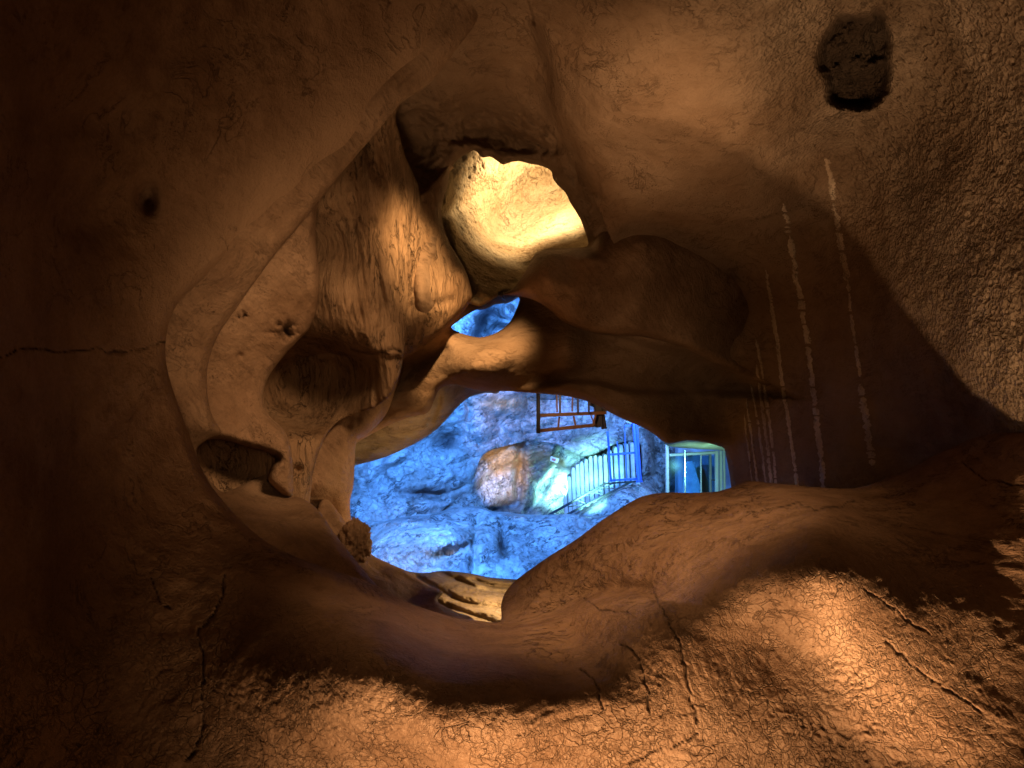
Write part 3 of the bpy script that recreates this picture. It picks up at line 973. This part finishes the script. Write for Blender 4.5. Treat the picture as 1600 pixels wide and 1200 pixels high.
# ---- rubble slope and sandy ledge just beyond the lip
R_OUT = [(500, 780), (545, 822), (566, 850), (583, 868), (612, 882), (637, 893), (668, 914), (692, 925), (684, 940), (712, 956), (740, 968), (780, 1050), (480, 1050)]
R_CTRL = [(560, 850, 4.7), (600, 885, 4.7), (660, 920, 4.6), (600, 920, 4.3), (680, 960, 4.1), (540, 830, 4.7), (500, 900, 4.2), (640, 1000, 3.9), (740, 980, 4.0)]
slope_o = layer('cave_floor', (470, 770, 790, 1050), 2.4, R_OUT, [], R_CTRL, M_fold, roll=(8, 0.12),
                noise=[(3, 0.05, 3, 'f', 101), (12, 0.02, 4, 'f', 102)], curl=2)
structure(slope_o)
Q_OUT = [(480, 860), (600, 882), (640, 893), (664, 895), (690, 892), (712, 893), (740, 897), (765, 902), (800, 905), (900, 915), (900, 1060), (480, 1060)]
Q_CTRL = [(640, 895, 7.2), (700, 894, 7.2), (800, 908, 7.2), (640, 940, 6.2), (720, 930, 6.2), (790, 950, 6.0), (720, 975, 5.4), (600, 1000, 5.2), (850, 1000, 5.2)]
sand_o = layer('cave_floor', (480, 850, 900, 1050), 2.2, Q_OUT, [], Q_CTRL, M_pale, roll=(6, 0.25),
               feats=[crease([(690, 895), (720, 908), (750, 920), (800, 928)], 5, 0.22), crease([(740, 905), (770, 915), (810, 918)], 4, 0.18), crease([(650, 900), (690, 925), (740, 945), (800, 950)], 5, 0.15), crease([(660, 935), (720, 955), (770, 972)], 5, 0.12)],
               noise=[(2.5, 0.10, 3, 'f', 111), ((5, 5, 22), 0.06, 4, 'r', 112), (16, 0.02, 3, 'f', 113)], curl=2)
structure(sand_o)

# ---- the blue-lit hall
P0_OUT = [(350, 380), (1300, 380), (1300, 830), (1012, 830), (1006, 780), (1003, 740), (1001, 696), (988, 690), (968, 692), (950, 699), (930, 709), (910, 713), (893, 706), (878, 698),
          (862, 692), (832, 690), (810, 692), (790, 697), (768, 703), (756, 710), (748, 722), (743, 740), (735, 756), (718, 764), (704, 771), (706, 785), (692, 798), (680, 835), (350, 835)]
P0_CTRL = [(400, 450, 13), (560, 760, 12.5), (560, 820, 12.3), (620, 700, 12.9), (660, 780, 12.7), (700, 740, 13.0), (720, 660, 13.0), (780, 640, 13.3), (780, 690, 13.6), (860, 640, 14), (860, 690, 14.0), (940, 690, 14.3),
           (1000, 680, 14.4), (1020, 760, 14.3), (1080, 720, 15.5), (1250, 700, 15), (1250, 400, 14), (800, 450, 12), (750, 500, 11.6), (600, 560, 12.5)]
P_NOISE = [(0.55, 0.5, 3, 'f', 121), ((2.0, 1.6, 2.6), 0.20, 2, 'r', 122), (5.5, 0.04, 3, 'r', 123), (15, 0.015, 3, 'f', 124)]
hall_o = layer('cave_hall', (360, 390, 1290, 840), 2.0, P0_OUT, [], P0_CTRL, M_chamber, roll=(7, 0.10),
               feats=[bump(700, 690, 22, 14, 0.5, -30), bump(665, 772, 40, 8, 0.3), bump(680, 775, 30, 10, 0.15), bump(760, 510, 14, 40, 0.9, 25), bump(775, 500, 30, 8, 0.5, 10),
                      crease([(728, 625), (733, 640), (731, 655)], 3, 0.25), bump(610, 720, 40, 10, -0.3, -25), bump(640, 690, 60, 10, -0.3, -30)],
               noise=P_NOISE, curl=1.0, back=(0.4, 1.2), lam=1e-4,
               masks={'dark_patch': lambda X, Y: 0.9 * bump(700, 692, 20, 14, 1.0, -30)(X, Y) + bump(665, 770, 34, 8, 0.9)(X, Y) + bump(752, 505, 12, 40, 1.0, 25)(X, Y) + bump(780, 490, 26, 8, 0.7, 15)(X, Y),  # darker colour over the carved hollows
                      'warm_tint': lambda X, Y: bump(785, 630, 40, 12, 1.0)(X, Y)})  # warm lamp glow on the upper wall, painted into the colour
structure(hall_o)
P4_OUT = [(560, 620), (1080, 620), (1080, 860), (560, 860)]
P4_CTRL = [(690, 790, 13.1), (720, 778, 13.25), (745, 740, 13.6), (760, 708, 14.0), (800, 697, 14.1), (840, 694, 14.2), (800, 725, 14.4), (850, 715, 14.6), (810, 770, 14.6), (868, 755, 15.4), (860, 785, 15.2), (840, 800, 14.9), (880, 702, 14.25), (905, 712, 14.7), (940, 700, 14.7), (970, 690, 14.75), (900, 760, 15.5), (960, 730, 15.3), (1040, 700, 17),
           (600, 700, 16), (740, 800, 13.35), (780, 800, 14.3), (1040, 840, 16), (600, 840, 15)]
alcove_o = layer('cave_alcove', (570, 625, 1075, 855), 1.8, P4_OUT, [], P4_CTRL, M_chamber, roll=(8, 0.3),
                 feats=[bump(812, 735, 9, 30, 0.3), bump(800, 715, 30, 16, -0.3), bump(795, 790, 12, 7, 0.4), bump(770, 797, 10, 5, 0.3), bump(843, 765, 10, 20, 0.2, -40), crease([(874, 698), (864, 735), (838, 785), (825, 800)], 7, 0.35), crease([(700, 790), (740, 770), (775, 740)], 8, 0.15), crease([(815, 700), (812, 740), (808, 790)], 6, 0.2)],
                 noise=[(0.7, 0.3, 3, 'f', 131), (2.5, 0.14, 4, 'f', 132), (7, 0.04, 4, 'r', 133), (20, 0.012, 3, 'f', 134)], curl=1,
                 masks={'warm_tint': rough(mask_poly([(752, 712), (800, 692), (850, 692), (872, 705), (866, 722), (838, 735), (822, 790), (806, 790), (806, 745), (775, 740), (758, 725)], 14), 26, 22, 721),  # orange patch: warm lamplight put into the rock colour
                        'dark_patch': lambda X, Y: bump(814, 750, 6, 30, 0.6)(X, Y) + bump(785, 794, 14, 7, 0.9)(X, Y)})
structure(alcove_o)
P1_OUT = [(400, 820), (540, 817), (600, 813), (635, 807), (668, 803), (690, 799), (700, 795), (716, 793), (742, 791), (758, 794), (770, 799), (790, 800), (812, 803), (850, 804), (890, 803), (927, 806), (960, 803), (1060, 800),
          (1060, 1000), (400, 1000)]
P1_CTRL = [(560, 825, 11.8), (700, 800, 12.0), (850, 808, 12.2), (950, 810, 12.2), (600, 850, 10.6), (700, 830, 10.8), (730, 860, 10.8), (780, 850, 11.3), (880, 850, 11.5), (600, 890, 10.3), (720, 895, 10.4), (800, 900, 10.9), (450, 850, 10.6), (700, 980, 9.8), (950, 980, 10.2)]
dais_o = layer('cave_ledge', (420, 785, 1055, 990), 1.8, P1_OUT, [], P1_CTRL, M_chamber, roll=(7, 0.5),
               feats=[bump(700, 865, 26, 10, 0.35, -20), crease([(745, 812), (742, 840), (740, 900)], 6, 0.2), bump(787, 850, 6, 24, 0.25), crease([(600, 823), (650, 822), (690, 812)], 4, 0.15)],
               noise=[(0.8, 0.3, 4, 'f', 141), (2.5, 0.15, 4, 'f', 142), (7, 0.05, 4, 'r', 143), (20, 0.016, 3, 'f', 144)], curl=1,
               masks={'dark_patch': lambda X, Y: bump(684, 866, 15, 8, 1.0, -15)(X, Y) + bump(787, 850, 6, 22, 0.9)(X, Y) + bump(650, 812, 30, 5, 0.7)(X, Y), 'warm_tint': bump(684, 868, 20, 10, 0.6)})
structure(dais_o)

# ---- boulder at the foot of the stair
P5_OUT = [(860, 830), (884, 806), (900, 797), (925, 785), (945, 772), (968, 760), (985, 754), (1003, 752), (1017, 757), (1030, 766), (1042, 782), (1048, 830), (1000, 860)]
P5_CTRL = [(890, 815, 13.2), (940, 790, 12.9), (990, 765, 13.0), (1030, 780, 13.3), (960, 820, 12.4), (1020, 830, 12.6), (1000, 790, 12.6)]
boulder_o = layer('boulder', (855, 745, 1055, 865), 1.6, P5_OUT, [], P5_CTRL, M_chamber, roll=(14, 0.7), noise=[(1.5, 0.15, 4, 'f', 151), (6, 0.06, 4, 'f', 152)], curl=2)
tag(boulder_o, 'rounded grey-green boulder below the dark handrail of the lit stair', 'boulder')

# ---- pale sloping rock roof over the glazed door
P6_OUT = [(1030, 660), (1200, 660), (1200, 712), (1142, 709), (1128, 704), (1100, 702), (1070, 700), (1045, 697), (1036, 690)]
roof_o = layer('cave_ceiling', (1028, 655, 1200, 715), 1.6, P6_OUT, [], [(1040, 690, 11.2), (1100, 690, 11.3), (1130, 700, 12.2), (1060, 700, 12.2), (1180, 700, 12), (1100, 665, 10.5), (1180, 665, 10.5)], M_pale, roll=(6, 0.5),
               noise=[(1.5, 0.15, 4, 'f', 161), (6, 0.05, 4, 'f', 162)], curl=1)
structure(roof_o)


# ---- knob of rubble at the foot of the pillar
def rubble(name, loc, r, seed, mat, label):
    bm = bmesh.new()
    bmesh.ops.create_icosphere(bm, subdivisions=5, radius=1.0)
    P = np.array([v.co[:] for v in bm.verts])
    k = 1 + 0.30 * fbm(P * 1.3 + seed, 3, seed) + 0.30 * fbm(P * 4 + seed, 4, seed + 1, ridged=True) + 0.10 * fbm(P * 12, 3, seed + 2)
    for v, kk in zip(bm.verts, k):
        v.co = Vector((v.co.x * r[0], v.co.y * r[1], v.co.z * r[2])) * float(kk)
    o = bm_obj(name, bm, mat, smooth=True)
    o.location = loc
    return tag(o, label, 'rock')


rubble('rubble_rock', W(556, 846, 4.55), (0.085, 0.10, 0.115), 5, M_fold, 'rough crumbly brown rock wedged at the foot of the smooth pillar')

# ---- pale mineral streaks down the right wall
STREAKS = [([(1290, 240), (1296, 270), (1303, 320), (1312, 370), (1318, 405), (1325, 440)], 8),
           ([(1325, 440), (1331, 500), (1338, 545), (1344, 590)], 5),
           ([(1344, 600), (1349, 625), (1354, 660), (1360, 700), (1362, 728)], 10),
           ([(1224, 318), (1228, 340), (1234, 368)], 10),
           ([(1234, 368), (1246, 440), (1256, 500), (1266, 570), (1275, 650), (1283, 720), (1286, 765)], 8),
           ([(1197, 422), (1206, 480), (1215, 540), (1222, 600), (1232, 660), (1240, 720), (1247, 765)], 7),
           ([(1181, 530), (1190, 575), (1198, 630), (1206, 690), (1213, 765)], 6),
           ([(1182, 570), (1190, 630), (1198, 690), (1206, 765)], 6),
           ([(1173, 600), (1184, 660), (1192, 720), (1198, 765)], 4.5),
           ([(1166, 622), (1174, 680), (1184, 760)], 4),
           ([(1163, 648), (1169, 700), (1176, 760)], 4)]
ceil_me = ceil_o.data
from mathutils.bvhtree import BVHTree
bvh = BVHTree.FromPolygons([v.co.copy() for v in ceil_me.vertices], [tuple(p.vertices) for p in ceil_me.polygons])
CAMP = Vector((0, 0, CAM_Z))


def on_wall(x, y):
    dirv = (W(x, y, 1.0) - CAMP).normalized()
    hit = bvh.ray_cast(CAMP, dirv)
    return hit[0] if hit[0] is not None else W(x, y, 5.0)


for i, (pts, w) in enumerate(STREAKS):
    w *= 0.85 if i < 5 else 0.62
    pl = spline(pts, False, 30)
    # resample every 2 px
    seg = np.r_[0, np.cumsum(np.hypot(*np.diff(pl, axis=0).T))]
    ss = np.arange(0, seg[-1], 1.5)
    px, py = np.interp(ss, seg, pl[:, 0]), np.interp(ss, seg, pl[:, 1])
    q = np.c_[ss / 11.0, np.full(ss.size, i * 7.3), np.zeros(ss.size)]
    wl = w * 1.3 * np.clip(0.5 + 0.45 * fbm(q * 3, 3, 200 + i, 0.7) + 0.3 * fbm(q * 0.5, 2, 210 + i), 0.12, 1.2)
    wr = w * 1.3 * np.clip(0.5 + 0.45 * fbm(q * 3 + 50, 3, 300 + i, 0.7) + 0.3 * fbm(q * 0.5 + 20, 2, 310 + i), 0.12, 1.2)
    env = np.clip(ss / 8.0, 0.3, 1) * np.clip((ss[-1] - ss) / 6.0 + 0.3, 0, 1)
    gap = np.clip((fbm(q * 2.2 + 9, 3, 400 + i) + 0.54) * 9, 0, 1)
    jx = 0.15 * w * fbm(q * 1.5 + 77, 3, 600 + i)
    bm = bmesh.new()
    prev = None
    for k in range(ss.size):
        a_, b_ = wl[k] * env[k] * gap[k], wr[k] * env[k] * gap[k]
        row = []
        for off, hgt in ((-a_, 0.0), (-a_ * 0.5, 0.008), (0.3 * (b_ - a_), 0.012), (b_ * 0.55, 0.008), (b_, 0.0)):
            p = on_wall(px[k] + off + jx[k], py[k])
            tow = (CAMP - p).normalized()
            row.append(bm.verts.new(p + tow * (hgt * (0.3 + 0.7 * gap[k]) - 0.003 + 0.004 * random.random())))
        if prev and (a_ + b_) > 0.3:
            for j in range(4):
                bm.faces.new((prev[j], prev[j + 1], row[j + 1], row[j]))
        prev = row
    bmesh.ops.delete(bm, geom=[v for v in bm.verts if not v.link_faces], context='VERTS')
    bm_obj('mineral_streak', bm, M_mineral, ceil_o, smooth=True)

# =============================================================== THINGS IN THE HALL
def px_bar(bm, a, b, wpx, D, D2=None, tpx=None):
    D2 = D2 or D
    bar(bm, W(a[0], a[1], D), W(b[0], b[1], D2), wpx * D / F_PX, (tpx or wpx) * D / F_PX)


def part(name, mat, parent, bars, D):
    bm = bmesh.new()
    for b_ in bars:
        px_bar(bm, b_[0], b_[1], b_[2], b_[3] if len(b_) > 3 else D, b_[4] if len(b_) > 4 else None, b_[5] if len(b_) > 5 else None)
    return bm_obj(name, bm, mat, parent)


# brown guard railing high on the left
D = 9.6
t = empty('guard_railing', W(895, 672, D), 'brown steel guard railing hanging below the rock lip above the stair', 'railing')
part('post', M_darksteel, t, [((841, 600), (841, 677), 6)], D)
part('rail', M_timber, t, [((843, 649), (946, 645), 5, D, D + 0.2, 10)], D)
part('rail', M_timber, t, [((843, 673), (930, 664), 5, D, D + 0.2, 10)], D)
for x0_, y0_, x1_, y1_, w_ in ((875, 600, 875, 647, 3), (903, 605, 903, 646, 3), (920, 610, 920, 645, 3)):
    part('baluster', M_darksteel, t, [((x0_, y0_), (x1_, y1_), w_)], D + 0.05)
for x0_, y0_, x1_, y1_, w_ in ((869.5, 600, 870.5, 644, 2.4), (895, 605, 894, 643, 2.4), (874, 651, 872, 670, 3), (896, 650, 900, 668, 3), (931, 648, 926, 666, 3), (923, 648, 929, 664, 2)):
    part('baluster', M_timber, t, [((x0_, y0_), (x1_, y1_), w_)], D + 0.12)
part('bracket', M_darksteel, t, [((922, 629), (948, 641), 9), ((934, 625), (936, 667), 13), ((940, 644), (944, 670), 8)], D + 0.25)

# blue railing at the stair head
D = 13.0
t = empty('blue_railing', W(975, 750, D), 'blue painted steel railing panel at the foot of the pale stair', 'railing')
part('post', M_bluesteel, t, [((949.5, 674), (954.5, 751), 3.2)], D)
part('post', M_bluesteel, t, [((990, 661), (998, 752), 4.5)], D - 0.1)
part('post', M_bluesteel, t, [((994.5, 660), (1001.5, 752), 3)], D + 0.1)
part('base_plate', M_bluesteel, t, [((951, 752), (958, 751.5), 2.2), ], D)
part('base_plate', M_bluesteel, t, [((994, 753), (1004, 752), 2.6)], D)
part('rail', M_bluesteel, t, [((976, 666), (995, 663), 3.2)], D)
part('rail', M_bluesteel, t, [((950, 710.5), (996, 707), 3)], D)
part('rail', M_bluesteel, t, [((954, 750.5), (1001, 748), 3.2)], D)
part('baluster', M_bluesteel, t, [((964.5, 690), (968, 750), 1.6)], D + 0.05)
part('baluster', M_bluesteel, t, [((976, 665), (979.5, 749), 1.6)], D + 0.05)

# sloping handrail
D = 13.05
t = empty('handrail', W(925, 780, D), 'dark steel handrail sloping down along the lit stair', 'handrail')
part('rail', M_handrail, t, [((946, 755.5), (857, 805), 3.6, D, D - 0.15)], D)
part('rail', M_handrail, t, [((986, 753), (882, 806), 3.2, D + 0.05, D - 0.15)], D)
part('rail', M_handrail, t, [((946, 755.5), (999, 752), 2.6)], D)
for a_, b_ in (((958, 755), (925, 772)), ((925, 768), (945, 774)), ((900, 781), (922, 789)), ((935, 762), (966, 764)), ((912, 788), (888, 792))):
    part('baluster', M_handrail, t, [(a_, b_, 1.5)], D)

# stair of pale concrete slabs
t = empty('staircase', W(930, 760, 14.0), 'pale concrete stair lit teal, between the warm rock and the blue railing', 'staircase')
xs = [883, 889.5, 896, 902.5, 909, 916, 923, 930.5, 938, 946, 954, 962.5, 971, 979.5, 988]
tops = [765, 744, 730, 725, 721, 717, 712, 711, 712, 710, 704, 698, 695, 693, 691]
for i, (x_, yt) in enumerate(zip(xs, tops)):
    Dd = 14.9 - 0.055 * i
    yb = 806 - (x_ - 880) * 0.50
    bm = bmesh.new()
    w_ = 5.6
    pts = [W(x_ - w_ / 2, yt + 4, Dd), W(x_ - w_ / 4, yt + 0.6, Dd), W(x_ + w_ / 4, yt, Dd), W(x_ + w_ / 2, yt + 3.5, Dd),
           W(x_ + w_ / 2 + 2.6, yb, Dd - 0.1), W(x_ - w_ / 2 + 2.4, yb + 2, Dd - 0.1)]
    prism(bm, pts, 0.35)
    bmesh.ops.bevel(bm, geom=bm.edges[:], offset=0.012, segments=2, affect='EDGES')
    bm_obj('step', bm, M_concrete, t)
# saw-toothed side of the stair
for i in range(9):
    x_ = 905 + i * 11.0
    y_ = 803 - i * 5.4
    bm = bmesh.new()
    prism(bm, [W(x_, y_ - 8, 13.4), W(x_ + 5.5, y_ - 11, 13.4), W(x_ + 8.5, y_ - 2, 13.4), W(x_ + 3, y_ + 2, 13.4)], 0.25)
    bmesh.ops.bevel(bm, geom=bm.edges[:], offset=0.008, segments=1, affect='EDGES')
    bm_obj('tread_end', bm, M_concrete, t)
part('stringer', M_handrail, t, [((878, 818), (1000, 757), 3)], 13.7)

# glazed door screen
D = 12.6
t = empty('glazed_door', W(1090, 770, D), 'glass door screen in a beige metal frame behind the brown hump', 'door')
part('frame', M_beige, t, [((1042.5, 690), (1043, 790), 5.2)], D)
part('frame', M_beige, t, [((1046, 711), (1117, 707), 4.6)], D)
part('mullion', M_chrome, t, [((1070, 703), (1070.5, 790), 2.4)], D - 0.03)
part('mullion', M_beige, t, [((1095, 710), (1095.5, 790), 2.0)], D)
dl = part('door_leaf', M_brownpost, t, [((1109.5, 710), (1110, 790), 4.2), ((1096, 711), (1110, 709.5), 2.5)], D + 0.04)
hb = bmesh.new()
px_bar(hb, (1111, 750), (1118, 750), 2.2, D)
bm_obj('handle', hb, M_darksteel, dl)
part('frame', M_beige, t, [((1119.5, 704), (1120, 790), 5.5)], D)
part('frame', M_beige, t, [((1126, 704), (1126.5, 790), 4.5)], D + 0.05)
part('frame', M_beige, t, [((1131, 704), (1132.5, 790), 3.5)], D + 0.1)
for xa, xb in ((1046, 1069), (1071.5, 1094), (1096.5, 1117)):
    bm = bmesh.new()
    prism(bm, [W(xa, 713, D + 0.02), W(xa, 790, D + 0.02), W(xb, 790, D + 0.02), W(xb, 711, D + 0.02)], 0.008)
    bm_obj('glass_pane', bm, M_glass, t)
# leaning pale slab and plaster wall inside the glazed room
bm = bmesh.new()
prism(bm, [W(1060, 700, 14.4), W(1145, 700, 14.4), W(1150, 810, 14.4), W(1060, 810, 14.4)], 0.3)
room = bm_obj('back_wall', bm, M_room)
tag(room, 'grey plastered wall seen through the glass door screen', 'wall')
bm = bmesh.new()
prism(bm, [W(1068, 723, 13.8), W(1085, 720, 13.8), W(1090, 745, 13.8), W(1106, 790, 13.8), W(1068, 790, 13.8)], 0.2)
bmesh.ops.bevel(bm, geom=bm.edges[:], offset=0.03, segments=2, affect='EDGES')
slab = bm_obj('stone_slab', bm, M_concrete)
tag(slab, 'leaning grey stone slab behind the glass of the door screen', 'slab')

# small notice on the warm rock
t = empty('notice_sign', W(866, 719, 14.4), 'small white notice with a reddish print beside the orange-lit rock', 'sign')
bm = bmesh.new()
prism(bm, [W(861, 713, 14.4), W(873.5, 717, 14.4), W(871, 724, 14.4), W(859.5, 719.5, 14.4)], 0.03)
bm_obj('board', bm, M_white, t)
bm = bmesh.new()
prism(bm, [W(863, 715.6, 14.395), W(869, 717.4, 14.395), W(867.6, 721.2, 14.395), W(862, 719.0, 14.395)], 0.004)
bm_obj('print', bm, M_redink, t)

# small white bracket under the rock at the stair head
t = empty('wall_bracket', W(981, 660, 12.4), 'small white angled fitting just above the blue railing', 'fitting')
part('arm', M_chrome, t, [((974, 662), (978, 654), 2.2), ((978, 654), (990, 661), 2.2)], 12.4)
part('housing', M_white, t, [((976, 657), (987, 660), 4.5)], 12.45)

# =============================================================== LIGHT
def point(name, loc, power, col, r=0.05):
    l = bpy.data.lights.new(name, 'POINT')
    l.energy = power
    l.color = col
    l.shadow_soft_size = r
    o = bpy.data.objects.new(name, l)
    o.location = loc
    COL.objects.link(o)
    return o


def spot(name, loc, target, power, col, ang, blend=0.5, r=0.05):
    l = bpy.data.lights.new(name, 'SPOT')
    l.energy = power
    l.color = col
    l.spot_size = math.radians(ang)
    l.spot_blend = blend
    l.shadow_soft_size = r
    o = bpy.data.objects.new(name, l)
    o.location = loc
    d_ = Vector(target) - Vector(loc)
    o.rotation_euler = d_.to_track_quat('-Z', 'Y').to_euler()
    COL.objects.link(o)
    return o


WARM = (1.0, 0.64, 0.355)
WARM2 = (1.0, 0.64, 0.31)
BLUE = (0.07, 0.30, 1.0)
TEAL = (0.30, 0.95, 0.85)
R = lambda x, y, z: Vector((x, y, CAM_Z + z))
# brown cave in front
spot('floor_lamp', R(0.0, 1.2, -1.60), W(860, 1165, 2.15), 205, WARM, 94, 0.9, 0.32)
spot('wall_lamp', R(0.95, 1.25, -1.58), W(1430, 150, 3.6), 210, WARM, 50, 0.6, 0.03)
spot('ceiling_lamp', R(0.55, 0.9, -1.35), W(1000, 190, 3.7), 210, WARM, 21, 0.9, 0.03)
spot('fold_lamp', R(0.6, 1.7, 1.5), W(520, 570, 3.9), 340, WARM, 31, 1.0, 0.3)
spot('column_fill', R(1.0, 1.9, 1.40), W(655, 385, 4.4), 1300, WARM2, 14, 1.0, 0.08)  # added overhead spot standing in for chamber light on the column
spot('bridge_lamp', R(0.1, 2.4, 1.65), W(745, 530, 5.1), 1400, WARM2, 17, 1.0, 0.05)
spot('hump_fill', R(-0.3, 2.0, 1.5), W(1010, 870, 3.3), 330, WARM, 46, 1.0, 0.25)  # added unseen spot, warms the hump against the blue bounce
spot('niche_fill', R(0.4, -0.5, 0.3), W(470, 660, 4.0), 75, WARM, 24, 1.0, 0.3)  # fill added behind the camera for the folds and niche
spot('streak_wall_fill', R(-0.8, 0.2, 0.3), W(1270, 600, 5.0), 40, WARM, 20, 1.0, 0.2)  # unseen low fill, lifts the shadowed streak wall
spot('lip_fill', R(-0.5, 1.7, 1.35), W(720, 985, 2.9), 100, WARM, 30, 1.0, 0.2)  # added out-of-frame spot, keeps the floor lip brown
spot('soffit_fill', R(-0.5, 0.5, -0.35), W(1010, 575, 5.4), 150, WARM, 15, 1.0, 0.15)  # unseen fill beside the camera, brings up the dark soffit
spot('rim_fill', W(893, 298, 5.25), W(730, 400, 5.0), 22, WARM2, 150, 0.8, 0.05)  # added spot imitating chamber spill on the rim of the opening
spot('upper_lamp', W(868, 240, 6.35), W(790, 330, 7.3), 150, (1.0, 0.72, 0.42), 160, 0.8, 0.05)
spot('sand_lamp', W(900, 850, 6.0), W(690, 930, 6.0), 120, WARM2, 150, 0.8, 0.05)
# blue hall
spot('hall_lamp', W(640, 600, 9.0), W(680, 700, 13), 2500, BLUE, 120, 0.6, 0.1)
spot('hall_lamp', W(850, 560, 9.6), W(850, 560, 13), 900, BLUE, 130, 0.6, 0.1)
spot('ledge_lamp', W(880, 950, 7.6), W(740, 850, 11), 1200, BLUE, 120, 0.6, 0.1)
spot('ledge_lamp', W(560, 800, 8.5), W(640, 860, 10.8), 160, (0.75, 0.75, 0.95), 46, 0.8, 0.1)
spot('stair_lamp', W(878, 764, 14.8), W(868, 754, 16.0), 240, TEAL, 120, 1.0, 0.05)
spot('stair_lamp', W(920, 802, 12.0), W(925, 725, 15), 1100, TEAL, 38, 0.9, 0.1)
spot('alcove_lamp', W(900, 849, 8.2), W(775, 735, 15.2), 3600, (1.0, 0.80, 0.64), 13, 0.8, 0.05)
spot('door_lamp', W(1120, 760, 11.2), W(1110, 690, 13.0), 70, TEAL, 130, 0.7, 0.05)
spot('hall_lamp', W(1015, 630, 12.0), W(1020, 710, 14.3), 320, (0.16, 0.34, 1.0), 110, 0.6, 0.05)
spot('hall_lamp', W(790, 590, 11.6), W(800, 625, 13), 110, WARM, 70, 0.8, 0.05)
spot('railing_fill', W(870, 595, 8.4), W(900, 655, 9.8), 60, WARM, 50, 0.8, 0.05)  # unseen warm spot added to brighten the brown guard railing

w = bpy.data.worlds.new('World')
SC.world = w
w.use_nodes = True
bg = w.node_tree.nodes['Background']
bg.inputs[0].default_value = (1.0, 0.50, 0.20, 1)
bg.inputs[1].default_value = 0.055

cam = bpy.data.cameras.new('camera')
cam.lens = 26
cam.sensor_width = 36
cam.clip_start = 0.05
cam.clip_end = 200
co = bpy.data.objects.new('camera', cam)
co.location = (0, 0, CAM_Z)
co.rotation_euler = (math.radians(90), 0, 0)
COL.objects.link(co)
SC.camera = co
SC.view_settings.view_transform = 'Standard'
SC.view_settings.look = 'None'
SC.view_settings.exposure = 0
SC.cycles.max_bounces = 4
SC.cycles.diffuse_bounces = 1
SC.cycles.glossy_bounces = 2
